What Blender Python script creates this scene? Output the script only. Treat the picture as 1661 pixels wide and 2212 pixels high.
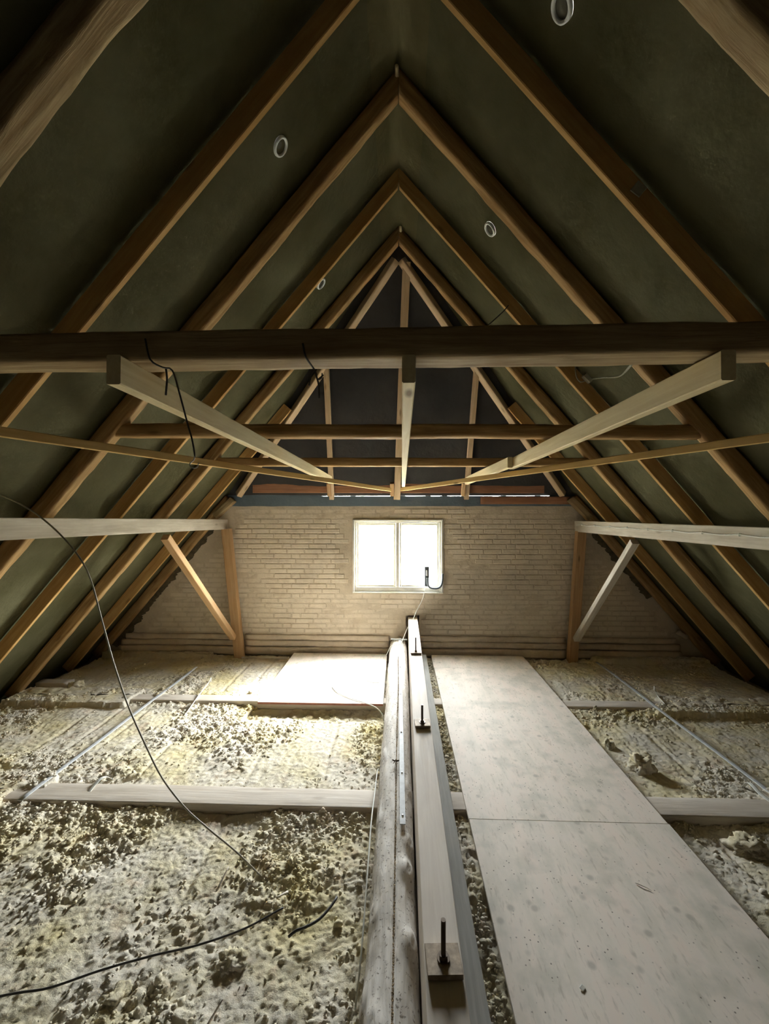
import bpy, bmesh, math, random
import numpy as np
from mathutils import Vector, Matrix, noise as mn

# ------------------------------------------------------------------ camera, sky, sun, exposure
for o in list(bpy.data.objects):
    bpy.data.objects.remove(o)
scene = bpy.context.scene
COL = scene.collection
CAM_Z = 2.07
cam_d = bpy.data.cameras.new('camera')
cam_d.sensor_fit = 'HORIZONTAL'
cam_d.sensor_width = 36.0
cam_d.lens = 890.0 / 1661.0 * 36.0
cam_d.clip_start = 0.02
cam = bpy.data.objects.new('camera', cam_d)
cam.location = (0, 0, CAM_Z)
cam.rotation_euler = (math.radians(90), 0, math.radians(1.96))
COL.objects.link(cam)
scene.camera = cam

world = bpy.data.worlds.new('hazy_sky')
scene.world = world
world.use_nodes = True
wnt = world.node_tree
bgn = wnt.nodes['Background']
sky = wnt.nodes.new('ShaderNodeTexSky')
sky.sky_type = 'NISHITA'
sky.sun_disc = False
sky.sun_elevation = math.radians(43)
sky.sun_rotation = math.radians(45)
sky.air_density = 1.0
sky.dust_density = 1.0
bw = wnt.nodes.new('ShaderNodeRGBToBW')
haze = wnt.nodes.new('ShaderNodeMix')          # thin haze takes most of the blue out of the sky
haze.data_type = 'RGBA'
haze.inputs[0].default_value = 0.93
wnt.links.new(sky.outputs[0], bw.inputs[0])
wnt.links.new(sky.outputs[0], haze.inputs[6])
wnt.links.new(bw.outputs[0], haze.inputs[7])
wnt.links.new(haze.outputs[2], bgn.inputs['Color'])
bgn.inputs['Strength'].default_value = 8.0

sun_d = bpy.data.lights.new('sun', 'SUN')
sun_d.energy = 8.5
sun_d.angle = math.radians(10)
sun_d.color = (1.0, 0.95, 0.86)
sun = bpy.data.objects.new('sun', sun_d)
sun.rotation_euler = Vector((-0.70, -0.70, -1.0)).to_track_quat('-Z', 'Y').to_euler()
sun.location = (3, 8, 6)
COL.objects.link(sun)

por_d = bpy.data.lights.new('window_portal', 'AREA')
por_d.shape = 'RECTANGLE'
por_d.size = 1.2
por_d.size_y = 0.98
por_d.cycles.is_portal = True
por = bpy.data.objects.new('window_portal', por_d)
por.location = (-0.011, 5.60, 1.475)
por.rotation_euler = (math.radians(-90), 0, 0)
COL.objects.link(por)

scene.view_settings.view_transform = 'Standard'
scene.view_settings.look = 'None'
scene.view_settings.gamma = 1.0
scene.view_settings.use_curve_mapping = False
scene.view_settings.exposure = 1.95
scene.cycles.max_bounces = 7
scene.cycles.diffuse_bounces = 6
scene.cycles.transparent_max_bounces = 12
scene.cycles.sample_clamp_indirect = 20.0
scene.cycles.use_adaptive_sampling = True
scene.cycles.adaptive_threshold = 0.06

random.seed(7)
RNG = np.random.default_rng(7)

# ------------------------------------------------------------------ roof numbers
TAN = 1.165
TH = math.atan(TAN)
ZA = 4.80            # underside apex of the rafters
ZM = 4.99            # membrane apex
WALL_Y = 5.53
HIP_K = 2.19


def hip_under_y(z):
    return 4.30 + (4.70 - z) / HIP_K


def hip_mem_y(z):
    return 4.41 + (4.70 - z) / HIP_K


# ------------------------------------------------------------------ materials
def new_mat(name):
    m = bpy.data.materials.new(name)
    m.use_nodes = True
    nt = m.node_tree
    return m, nt, nt.nodes, nt.links, nt.nodes['Principled BSDF']


def coords(nt, scale, rand=True):
    n, l = nt.nodes, nt.links
    tc = n.new('ShaderNodeTexCoord')
    mp = n.new('ShaderNodeMapping')
    mp.inputs['Scale'].default_value = scale
    if rand:
        oi = n.new('ShaderNodeObjectInfo')
        vm = n.new('ShaderNodeVectorMath')
        vm.operation = 'SCALE'
        cb = n.new('ShaderNodeCombineXYZ')
        for i in range(3):
            l.new(oi.outputs['Random'], cb.inputs[i])
        l.new(cb.outputs[0], vm.inputs[0])
        vm.inputs['Scale'].default_value = 37.0
        l.new(vm.outputs[0], mp.inputs['Location'])
    l.new(tc.outputs['Object'], mp.inputs['Vector'])
    return mp.outputs[0]


def tex_noise(nt, vec, scale, detail=5, rough=0.6, dist=0.0):
    t = nt.nodes.new('ShaderNodeTexNoise')
    t.inputs['Scale'].default_value = scale
    t.inputs['Detail'].default_value = detail
    t.inputs['Roughness'].default_value = rough
    t.inputs['Distortion'].default_value = dist
    nt.links.new(vec, t.inputs['Vector'])
    return t.outputs['Fac']


def ramp(nt, fac, stops):
    r = nt.nodes.new('ShaderNodeValToRGB')
    cr = r.color_ramp
    while len(cr.elements) < len(stops):
        cr.elements.new(0.5)
    for e, (p, c) in zip(cr.elements, stops):
        e.position = p
        e.color = (c[0], c[1], c[2], 1) if not isinstance(c, (int, float)) else (c, c, c, 1)
    nt.links.new(fac, r.inputs[0])
    return r.outputs[0]


def mix(nt, fac, a, b, mode='MIX'):
    m = nt.nodes.new('ShaderNodeMix')
    m.data_type = 'RGBA'
    m.blend_type = mode
    if isinstance(fac, (int, float)):
        m.inputs[0].default_value = fac
    else:
        nt.links.new(fac, m.inputs[0])
    for s, v in ((6, a), (7, b)):
        if isinstance(v, tuple):
            m.inputs[s].default_value = (v[0], v[1], v[2], 1)
        else:
            nt.links.new(v, m.inputs[s])
    return m.outputs[2]


def bump(nt, bsdf, h, strength, dist=0.01):
    b = nt.nodes.new('ShaderNodeBump')
    b.inputs['Strength'].default_value = strength
    b.inputs['Distance'].default_value = dist
    nt.links.new(h, b.inputs['Height'])
    nt.links.new(b.outputs[0], bsdf.inputs['Normal'])


def wood(name, light, dark, blotch=None, grain=0.5, knots=0.0, knot_col=(0.12, 0.06, 0.02),
         bump_s=0.35, rough=0.75, blotch_amt=0.5):
    m, nt, n, l, b = new_mat(name)
    v = coords(nt, (1.0, 1.0, 1.0))
    mp = n.new('ShaderNodeMapping')
    mp.inputs['Scale'].default_value = (1.3, 22, 22)
    l.new(v, mp.inputs['Vector'])
    g = tex_noise(nt, mp.outputs[0], 1.6, 6, 0.62, 0.6)
    half = (0.5 - grain * 0.3, 0.5 + grain * 0.3)
    c = ramp(nt, g, [(half[0], dark), (half[1], light)])
    if blotch:
        mp2 = n.new('ShaderNodeMapping')
        mp2.inputs['Scale'].default_value = (2.0, 7, 7)
        l.new(v, mp2.inputs['Vector'])
        f = tex_noise(nt, mp2.outputs[0], 1.2, 4, 0.6)
        f2 = ramp(nt, f, [(0.42, 0.0), (0.68, blotch_amt)])
        c = mix(nt, f2, c, blotch)
    if knots:
        mp3 = n.new('ShaderNodeMapping')
        mp3.inputs['Scale'].default_value = (2.4, 8, 8)
        l.new(v, mp3.inputs['Vector'])
        vo = n.new('ShaderNodeTexVoronoi')
        vo.inputs['Scale'].default_value = 1.0
        l.new(mp3.outputs[0], vo.inputs['Vector'])
        k = ramp(nt, vo.outputs['Distance'], [(0.05, knots), (0.14, 0.0)])
        c = mix(nt, k, c, knot_col)
    l.new(c, b.inputs['Base Color'])
    b.inputs['Roughness'].default_value = rough
    b.inputs['Specular IOR Level'].default_value = 0.25
    bump(nt, b, g, bump_s, 0.006)
    return m


M = {}
M['old'] = wood('old_oak', (0.58, 0.39, 0.18), (0.29, 0.16, 0.055), (0.20, 0.095, 0.025), 0.7, 0.6, bump_s=0.7)
M['hewn'] = wood('hewn_grey_oak', (0.54, 0.42, 0.24), (0.27, 0.175, 0.075), (0.17, 0.09, 0.03), 0.7, 0.5, bump_s=0.8)
M['sawn'] = wood('sawn_spruce', (0.58, 0.37, 0.15), (0.42, 0.24, 0.075), (0.35, 0.17, 0.045), 0.6, 0.6, bump_s=0.2)
M['pale'] = wood('pale_new_pine', (0.82, 0.71, 0.46), (0.66, 0.52, 0.28), (0.72, 0.61, 0.36), 0.7, 0.8, bump_s=0.15)
M['batten'] = wood('yellow_batten_pine', (0.78, 0.55, 0.24), (0.66, 0.43, 0.15), None, 0.6, 0.7, bump_s=0.15)
M['grey'] = wood('grey_weathered_plank', (0.66, 0.61, 0.52), (0.50, 0.44, 0.35), (0.36, 0.31, 0.23), 0.6, 0.4, bump_s=0.3)
M['post'] = wood('orange_post_pine', (0.58, 0.37, 0.19), (0.42, 0.245, 0.10), (0.50, 0.36, 0.22), 0.6, 0.7, bump_s=0.25)
M['jack'] = wood('dusty_jack_pine', (0.66, 0.50, 0.33), (0.52, 0.37, 0.21), None, 0.5, 0.5, bump_s=0.2)
M['board'] = wood('red_brown_board', (0.48, 0.25, 0.14), (0.34, 0.16, 0.08), (0.26, 0.14, 0.1), 0.4, 0.8, bump_s=0.2)
M['joist'] = wood('dusty_joist_wood', (0.72, 0.66, 0.58), (0.58, 0.51, 0.43), (0.46, 0.39, 0.31), 0.6, 0.3, bump_s=0.4)
M['beam'] = wood('dusty_beam_wood', (0.80, 0.73, 0.65), (0.70, 0.62, 0.54), (0.62, 0.54, 0.47), 0.5, 0.2, (0.3, 0.25, 0.2), bump_s=0.25)
M['runner'] = wood('grey_runner_board', (0.50, 0.49, 0.46), (0.38, 0.37, 0.34), (0.28, 0.27, 0.24), 0.5, 0.0, bump_s=0.3)


def log_material():
    m, nt, n, l, b = new_mat('dusty_log')
    v = coords(nt, (1, 1, 1), False)
    mp = n.new('ShaderNodeMapping')
    mp.inputs['Scale'].default_value = (2.0, 14, 14)
    l.new(v, mp.inputs['Vector'])
    g = tex_noise(nt, mp.outputs[0], 1.8, 7, 0.65, 0.8)
    c = ramp(nt, g, [(0.3, (0.54, 0.50, 0.44)), (0.62, (0.76, 0.72, 0.67))])
    f = tex_noise(nt, v, 9, 5, 0.7)
    c = mix(nt, ramp(nt, f, [(0.58, 0.0), (0.72, 0.6)]), c, (0.40, 0.34, 0.25))
    f3 = tex_noise(nt, v, 60, 3, 0.7)
    c = mix(nt, ramp(nt, f3, [(0.58, 0.0), (0.66, 0.8)]), c, (0.13, 0.10, 0.07))
    l.new(c, b.inputs['Base Color'])
    b.inputs['Roughness'].default_value = 0.85
    b.inputs['Specular IOR Level'].default_value = 0.15
    bump(nt, b, g, 0.6, 0.01)
    return m


M['log'] = log_material()


def wool_material():
    m, nt, n, l, b = new_mat('mineral_wool')
    v = coords(nt, (1, 1, 1), False)
    f = tex_noise(nt, v, 2.3, 4, 0.6)
    c = ramp(nt, f, [(0.30, (0.76, 0.66, 0.38)), (0.44, (0.78, 0.70, 0.50)), (0.58, (0.77, 0.71, 0.60))])
    f2 = tex_noise(nt, v, 38, 6, 0.7)
    c = mix(nt, ramp(nt, f2, [(0.36, 0.22), (0.48, 0.0)]), c, (0.58, 0.49, 0.28))
    f4 = tex_noise(nt, v, 5.5, 3, 0.6)
    c = mix(nt, ramp(nt, f4, [(0.58, 0.0), (0.74, 0.55)]), c, (0.62, 0.44, 0.30))
    l.new(c, b.inputs['Base Color'])
    b.inputs['Roughness'].default_value = 1.0
    b.inputs['Specular IOR Level'].default_value = 0.0
    h = tex_noise(nt, v, 130, 5, 0.75)
    bump(nt, b, h, 0.8, 0.007)
    return m


M['wool'] = wool_material()


def ply_material():
    m, nt, n, l, b = new_mat('dusty_plywood')
    v = coords(nt, (1, 1, 1), True)
    mp = n.new('ShaderNodeMapping')
    mp.inputs['Scale'].default_value = (3.0, 1.0, 1.0)
    l.new(v, mp.inputs['Vector'])
    f = tex_noise(nt, mp.outputs[0], 3.0, 6, 0.6)
    c = ramp(nt, f, [(0.32, (0.72, 0.67, 0.58)), (0.5, (0.84, 0.76, 0.67)), (0.66, (0.86, 0.75, 0.66))])
    f2 = tex_noise(nt, v, 6, 4, 0.55)
    c = mix(nt, ramp(nt, f2, [(0.50, 0.0), (0.70, 0.65)]), c, (0.56, 0.54, 0.46))
    mp4 = n.new('ShaderNodeMapping')
    mp4.inputs['Scale'].default_value = (60, 14, 20)
    l.new(v, mp4.inputs['Vector'])
    f5 = tex_noise(nt, mp4.outputs[0], 1.0, 3, 0.6)
    c = mix(nt, ramp(nt, f5, [(0.57, 0.0), (0.72, 0.5)]), c, (0.46, 0.41, 0.33))
    vo = n.new('ShaderNodeTexVoronoi')
    vo.inputs['Scale'].default_value = 34
    l.new(v, vo.inputs['Vector'])
    d = ramp(nt, vo.outputs['Distance'], [(0.07, 0.9), (0.15, 0.0)])
    gate = ramp(nt, tex_noise(nt, v, 5.1, 2, 0.5), [(0.40, 0.0), (0.52, 1.0)])
    d2 = n.new('ShaderNodeMath')
    d2.operation = 'MULTIPLY'
    l.new(d, d2.inputs[0])
    l.new(gate, d2.inputs[1])
    c = mix(nt, d2.outputs[0], c, (0.16, 0.13, 0.10))
    vo2 = n.new('ShaderNodeTexVoronoi')
    vo2.inputs['Scale'].default_value = 7.5
    l.new(v, vo2.inputs['Vector'])
    s = ramp(nt, vo2.outputs['Distance'], [(0.08, 0.55), (0.17, 0.0)])
    c = mix(nt, s, c, (0.40, 0.37, 0.31))
    l.new(c, b.inputs['Base Color'])
    b.inputs['Roughness'].default_value = 0.6
    b.inputs['Specular IOR Level'].default_value = 0.3
    bump(nt, b, f5, 0.08, 0.004)
    return m


M['ply'] = ply_material()


def paint_material(name, base, dirt, joint=False):
    m, nt, n, l, b = new_mat(name)
    tc = n.new('ShaderNodeTexCoord')
    g = n.new('ShaderNodeNewGeometry')
    v = g.outputs['Position']
    f = tex_noise(nt, v, 2.2, 5, 0.65)
    c = ramp(nt, f, [(0.3, tuple(x * 0.82 for x in base)), (0.5, base), (0.7, tuple(min(1, x * 1.06) for x in base))])
    f2 = tex_noise(nt, v, 7, 6, 0.7)
    c = mix(nt, ramp(nt, f2, [(0.50, 0.0), (0.74, 0.65)]), c, dirt)
    f3 = tex_noise(nt, v, 45, 3, 0.6)
    c = mix(nt, ramp(nt, f3, [(0.68, 0.0), (0.76, 0.5)]), c, (0.25, 0.18, 0.11))
    l.new(c, b.inputs['Base Color'])
    b.inputs['Roughness'].default_value = 0.8
    b.inputs['Specular IOR Level'].default_value = 0.2
    bump(nt, b, tex_noise(nt, v, 30, 6, 0.65), 0.45, 0.012)
    return m


M['paint'] = paint_material('limewashed_brick', (0.72, 0.63, 0.50), (0.56, 0.47, 0.35))
M['mortar'] = paint_material('limewashed_mortar', (0.64, 0.55, 0.42), (0.40, 0.31, 0.21))
M['mortar2'] = paint_material('dirty_lime_ledge', (0.66, 0.56, 0.43), (0.42, 0.31, 0.2))


def membrane_material(name, a, bcol):
    m, nt, n, l, b = new_mat(name)
    g = n.new('ShaderNodeNewGeometry')
    f = tex_noise(nt, g.outputs['Position'], 1.7, 4, 0.6)
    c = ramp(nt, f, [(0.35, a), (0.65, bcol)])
    l.new(c, b.inputs['Base Color'])
    b.inputs['Roughness'].default_value = 0.8
    b.inputs['Specular IOR Level'].default_value = 0.12
    f2 = tex_noise(nt, g.outputs['Position'], 5.5, 5, 0.6)
    bump(nt, b, f2, 0.5, 0.03)
    return m


M['membrane'] = membrane_material('olive_roof_membrane', (0.066, 0.060, 0.026), (0.102, 0.095, 0.050))
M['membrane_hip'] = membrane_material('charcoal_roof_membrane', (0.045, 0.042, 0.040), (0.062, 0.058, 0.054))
M['membrane_ridge'] = membrane_material('ridge_membrane_strip', (0.085, 0.075, 0.032), (0.115, 0.10, 0.048))
M['membrane_blue'] = membrane_material('blue_grey_membrane', (0.13, 0.17, 0.20), (0.17, 0.22, 0.26))


def plain(name, col, rough=0.6, metal=0.0, spec=0.4, var=0.25, scale=25):
    m, nt, n, l, b = new_mat(name)
    v = coords(nt, (1, 1, 1), True)
    f = tex_noise(nt, v, scale, 5, 0.6)
    c = ramp(nt, f, [(0.3, tuple(x * (1 - var) for x in col)), (0.7, tuple(min(1, x * (1 + var * 0.5)) for x in col))])
    l.new(c, b.inputs['Base Color'])
    b.inputs['Roughness'].default_value = rough
    b.inputs['Metallic'].default_value = metal
    b.inputs['Specular IOR Level'].default_value = spec
    return m


M['white'] = plain('white_window_paint', (0.80, 0.78, 0.70), 0.5, var=0.12, scale=14)
M['putty'] = plain('grey_putty', (0.58, 0.56, 0.50), 0.7)
M['steel'] = plain('galvanised_steel', (0.66, 0.68, 0.70), 0.42, 0.75, var=0.2)
M['strip'] = plain('grey_steel_strip', (0.62, 0.64, 0.66), 0.65, 0.0, spec=0.3, var=0.2)
M['rust'] = plain('rusty_plate', (0.42, 0.33, 0.24), 0.7, 0.2, var=0.45, scale=40)
M['rod'] = plain('dark_threaded_rod', (0.14, 0.10, 0.07), 0.5, 0.6, var=0.4)
M['black'] = plain('black_rubber', (0.05, 0.045, 0.04), 0.55)
M['cable_grey'] = plain('grey_cable', (0.36, 0.34, 0.25), 0.55)
M['cable_white'] = plain('white_cable', (0.80, 0.80, 0.74), 0.45, var=0.08)
M['device'] = plain('dark_grey_plastic', (0.13, 0.15, 0.17), 0.45)
M['ring'] = plain('pale_grey_plastic', (0.72, 0.75, 0.74), 0.5, var=0.1)
M['ring_in'] = plain('dark_vent_mesh', (0.09, 0.085, 0.06), 0.8)
M['edge'] = plain('red_brown_ply_edge', (0.32, 0.12, 0.08), 0.6, var=0.3)
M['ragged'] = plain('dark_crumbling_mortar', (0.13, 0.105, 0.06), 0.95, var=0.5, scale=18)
M['floor'] = plain('dusty_wool_bed', (0.40, 0.36, 0.27), 1.0, spec=0.0, var=0.3, scale=4)
M['debris'] = plain('gravel_debris', (0.42, 0.33, 0.22), 1.0, spec=0.0, var=0.6, scale=120)
M['ground'] = plain('pale_dry_ground', (0.40, 0.39, 0.33), 1.0, spec=0.0, var=0.25, scale=0.3)
M['crack'] = plain('dark_wood_crack', (0.07, 0.05, 0.035), 0.95, spec=0.0, var=0.4, scale=60)
M['rear'] = plain('rear_gable_lime', (0.16, 0.13, 0.10), 0.9, var=0.2, scale=3)

m, nt, n, l, b = new_mat('thin_window_glass')
n.remove(b)
tr = n.new('ShaderNodeBsdfTransparent')
tr.inputs['Color'].default_value = (0.94, 0.96, 0.95, 1)
gl = n.new('ShaderNodeBsdfGlossy')
gl.inputs['Roughness'].default_value = 0.05
mx = n.new('ShaderNodeMixShader')
mx.inputs[0].default_value = 0.05
l.new(tr.outputs[0], mx.inputs[1])
l.new(gl.outputs[0], mx.inputs[2])
l.new(mx.outputs[0], n['Material Output'].inputs['Surface'])
M['glass'] = m


# ------------------------------------------------------------------ builders
def mesh(name, verts, faces, smooth=False):
    me = bpy.data.meshes.new(name)
    me.from_pydata([tuple(v) for v in verts], [], faces)
    if smooth:
        me.polygons.foreach_set('use_smooth', [True] * len(me.polygons))
    me.update()
    return me


def obj(name, me, mat=None, parent=None, mw=None):
    o = bpy.data.objects.new(name, me)
    COL.objects.link(o)
    if mat is not None and me is not None and not me.materials:
        me.materials.append(M[mat])
    if parent is not None:
        o.parent = parent
        o.matrix_parent_inverse = Matrix.Identity(4)
    if parent is not None and mw is None:
        mw = Matrix.Identity(4)
    if mw is not None:
        if parent is not None:
            o.matrix_basis = pworld(parent).inverted() @ mw
        else:
            o.matrix_basis = mw
    return o


def pworld(o):
    m_ = o.matrix_basis.copy()
    p = o.parent
    while p is not None:
        m_ = p.matrix_basis @ m_
        p = p.parent
    return m_


def tag(o, label=None, cat=None, group=None, kind=None):
    if label:
        o['label'] = label
    if cat:
        o['category'] = cat
    if group:
        o['group'] = group
    if kind:
        o['kind'] = kind
    return o


def empty(name, loc, label=None, cat=None, group=None):
    o = bpy.data.objects.new(name, None)
    o.empty_display_size = 0.05
    o.location = loc
    COL.objects.link(o)
    return tag(o, label, cat, group)


def T(x, y, z):
    return Matrix.Translation((x, y, z))


def frame(p0, p1, up=(0, 0, 1)):
    p0, p1 = Vector(p0), Vector(p1)
    x = (p1 - p0).normalized()
    z = Vector(up)
    z = (z - x * z.dot(x)).normalized()
    y = z.cross(x)
    m_ = Matrix(((x.x, y.x, z.x, p0.x), (x.y, y.y, z.y, p0.y), (x.z, y.z, z.z, p0.z), (0, 0, 0, 1)))
    return m_, (p1 - p0).length


def section(w, h, r, n=4):
    """rounded rectangle outline, n points on each corner"""
    pts = []
    for cx, cy, a0 in ((w / 2 - r, h / 2 - r, 0), (-w / 2 + r, h / 2 - r, 90), (-w / 2 + r, -h / 2 + r, 180), (w / 2 - r, -h / 2 + r, 270)):
        for i in range(n):
            a = math.radians(a0 + 90 * i / (n - 1))
            pts.append((cx + r * math.cos(a), cy + r * math.sin(a)))
    return pts


def beam_mesh(name, L, w, h, rough=0.0, r=0.004, seg=None, seed=0.0, bow=(0, 0), M4=None, clip=None, subdiv=0):
    """timber of length L along local x; rough > 0 gives a hewn, waney surface"""
    sec = section(w, h, r, 4 if rough else 2)
    if rough:   # add points on the flats so that they can be uneven
        s2 = []
        for i, p in enumerate(sec):
            q = sec[(i + 1) % len(sec)]
            s2.append(p)
            d = math.hypot(q[0] - p[0], q[1] - p[1])
            if d > 0.03:
                s2.append(((p[0] * 2 + q[0]) / 3, (p[1] * 2 + q[1]) / 3))
                s2.append(((p[0] + q[0] * 2) / 3, (p[1] + q[1] * 2) / 3))
        sec = s2
    k = len(sec)
    if seg is None:
        seg = max(2, int(L / 0.055)) if rough else max(2, int(L / 0.5))
    vs = []
    for i in range(seg + 1):
        t = i / seg
        x = L * t
        by = bow[0] * math.sin(math.pi * t)
        bz = bow[1] * math.sin(math.pi * t)
        if rough:
            lw = 1 + 0.5 * rough / 0.01 * 0.10 * mn.noise((x * 0.9, seed, 1.3))
            by += rough * 0.8 * mn.noise((x * 0.8, seed, 5.1))
            bz += rough * 0.8 * mn.noise((x * 0.8, seed, 9.7))
        for (a, b_) in sec:
            y, z = a, b_
            if rough:
                y *= lw
                z *= lw
                d = rough * (0.7 * mn.noise((x * 2.2, a * 9 + seed, b_ * 9)) + 0.45 * mn.noise((x * 8, a * 22 + seed, b_ * 22 + 3)) + 0.25 * mn.noise((x * 24, a * 40 + seed, b_ * 40 + 7)))
                ll = math.hypot(y, z) + 1e-6
                y += d * y / ll
                z += d * z / ll
            vs.append(Vector((x, y + by, z + bz)))
    if clip is not None and M4 is not None:
        inv = M4.inverted()
        vs = [inv @ clip(M4 @ v) for v in vs]
    fs = []
    for i in range(seg):
        for j in range(k):
            a = i * k + j
            b_ = i * k + (j + 1) % k
            fs.append((a, b_, b_ + k, a + k))
    fs.append(tuple(reversed(range(k))))
    fs.append(tuple(range(seg * k, seg * k + k)))
    me = mesh(name, vs, fs, smooth=bool(rough))
    return me


def beam(name, p0, p1, w, h, mat, up=(0, 0, 1), rough=0.0, r=0.004, parent=None, bow=(0, 0), clip=None, seed=None, seg=None):
    m4, L = frame(p0, p1, up)
    me = beam_mesh(name, L, w, h, rough, r, seg, random.random() * 50 if seed is None else seed, bow, m4, clip)
    return obj(name, me, mat, parent, m4)


def box_mesh(name, sx, sy, sz, bev=0.002, center=(0, 0, 0)):
    bm = bmesh.new()
    bmesh.ops.create_cube(bm, size=1.0)
    bmesh.ops.scale(bm, vec=(sx, sy, sz), verts=bm.verts)
    if bev:
        bmesh.ops.bevel(bm, geom=list(bm.edges), offset=bev, segments=1, affect='EDGES')
    bmesh.ops.translate(bm, vec=center, verts=bm.verts)
    me = bpy.data.meshes.new(name)
    bm.to_mesh(me)
    bm.free()
    return me


def box(name, x0, x1, y0, y1, z0, z1, mat, parent=None, bev=0.002):
    me = box_mesh(name, x1 - x0, y1 - y0, z1 - z0, bev)
    return obj(name, me, mat, parent, T((x0 + x1) / 2, (y0 + y1) / 2, (z0 + z1) / 2))


def smooth_path(pts, step=0.02):
    P = [Vector(p) for p in pts]
    out = []
    for i in range(len(P) - 1):
        p0 = P[i - 1] if i else P[0] * 2 - P[1]
        p1, p2 = P[i], P[i + 1]
        p3 = P[i + 2] if i + 2 < len(P) else P[-1] * 2 - P[-2]
        n_ = max(2, int((p2 - p1).length / step))
        for j in range(n_):
            t = j / n_
            out.append(0.5 * ((2 * p1) + (p2 - p0) * t + (2 * p0 - 5 * p1 + 4 * p2 - p3) * t * t + (3 * p1 - p0 - 3 * p2 + p3) * t ** 3))
    out.append(P[-1])
    return out


def tube_mesh(name, pts, r, n=8, step=0.02, flat=None, r_end=None):
    P = smooth_path(pts, step)
    org = P[0].copy()
    vs, fs = [], []
    prev = None
    for i, p in enumerate(P):
        d = (P[min(i + 1, len(P) - 1)] - P[max(i - 1, 0)]).normalized()
        if prev is None:
            u = Vector((0, 0, 1)) if abs(d.z) < 0.9 else Vector((1, 0, 0))
        else:
            u = prev
        u = (u - d * u.dot(d)).normalized()
        prev = u
        w = d.cross(u)
        rr = r if r_end is None else r + (r_end - r) * i / (len(P) - 1)
        for k in range(n):
            a = 2 * math.pi * k / n
            if flat:
                off = w * (math.cos(a) * flat[0]) + u * (math.sin(a) * flat[1])
            else:
                off = w * (math.cos(a) * rr) + u * (math.sin(a) * rr)
            vs.append(p + off - org)
    for i in range(len(P) - 1):
        for k in range(n):
            a, b_ = i * n + k, i * n + (k + 1) % n
            fs.append((a, b_, b_ + n, a + n))
    fs.append(tuple(reversed(range(n))))
    fs.append(tuple(range((len(P) - 1) * n, len(P) * n)))
    return mesh(name, vs, fs, smooth=True), org


def tube(name, pts, r, mat, parent=None, **kw):
    me, org = tube_mesh(name, pts, r, **kw)
    return obj(name, me, mat, parent, T(*org))


# ---- numpy noise for height fields
def _hash(ix, iy, s):
    h = (ix.astype(np.int64) * 374761393 + iy.astype(np.int64) * 668265263 + int(s * 974711)) & 0xffffffff
    h = ((h ^ (h >> 13)) * 1274126177) & 0xffffffff
    return ((h ^ (h >> 16)) & 0xffff) / 65535.0


def vnoise(x, y, s=0):
    ix, iy = np.floor(x), np.floor(y)
    fx, fy = x - ix, y - iy
    fx = fx * fx * (3 - 2 * fx)
    fy = fy * fy * (3 - 2 * fy)
    a, b_ = _hash(ix, iy, s), _hash(ix + 1, iy, s)
    c, d = _hash(ix, iy + 1, s), _hash(ix + 1, iy + 1, s)
    return (a * (1 - fx) + b_ * fx) * (1 - fy) + (c * (1 - fx) + d * fx) * fy


def fbm(x, y, s=0, o=4, g=0.5):
    t, a, n_ = 0, 1.0, 0
    for i in range(o):
        t = t + a * vnoise(x * 2 ** i, y * 2 ** i, s + i * 3.1)
        n_ += a
        a *= g
    return t / n_


def blobs(x, y, s=0):
    """rounded lumps, one per cell, 0..1"""
    ix, iy = np.floor(x), np.floor(y)
    out = np.zeros_like(x)
    for dx in (-1, 0, 1):
        for dy in (-1, 0, 1):
            cx, cy = ix + dx, iy + dy
            px = cx + _hash(cx, cy, s + 1)
            py = cy + _hash(cx, cy, s + 2)
            rr = 0.35 + 0.45 * _hash(cx, cy, s + 4)
            am = _hash(cx, cy, s + 3)
            d2 = ((x - px) ** 2 + (y - py) ** 2) / (rr * rr)
            out = np.maximum(out, am * np.sqrt(np.clip(1 - d2, 0, 1)))
    return out


def grid_faces(nx, ny):
    i = np.arange(nx * ny).reshape(ny, nx)
    f = np.stack([i[:-1, :-1], i[:-1, 1:], i[1:, 1:], i[1:, :-1]], -1).reshape(-1, 4)
    return f


def fast_mesh(name, V, F, smooth=True):
    me = bpy.data.meshes.new(name)
    V = np.ascontiguousarray(V, dtype=np.float32)
    F = np.ascontiguousarray(F, dtype=np.int32)
    k = F.shape[1]
    me.vertices.add(len(V))
    me.vertices.foreach_set('co', V.ravel())
    me.loops.add(F.size)
    me.loops.foreach_set('vertex_index', F.ravel())
    me.polygons.add(len(F))
    me.polygons.foreach_set('loop_start', np.arange(0, F.size, k, dtype=np.int32))
    try:
        me.polygons.foreach_set('loop_total', np.full(len(F), k, dtype=np.int32))
    except Exception:
        pass
    me.update(calc_edges=True)
    me.validate()
    if smooth:
        me.polygons.foreach_set('use_smooth', np.ones(len(me.polygons), dtype=bool))
    return me


# ------------------------------------------------------------------ the shell
floor = box('floor', -4.35, 4.35, -3.0, 5.85, -0.08, 0.0, 'floor', bev=0)
tag(floor, 'dusty loft floor bed under the insulation', 'floor', kind='structure')


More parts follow.
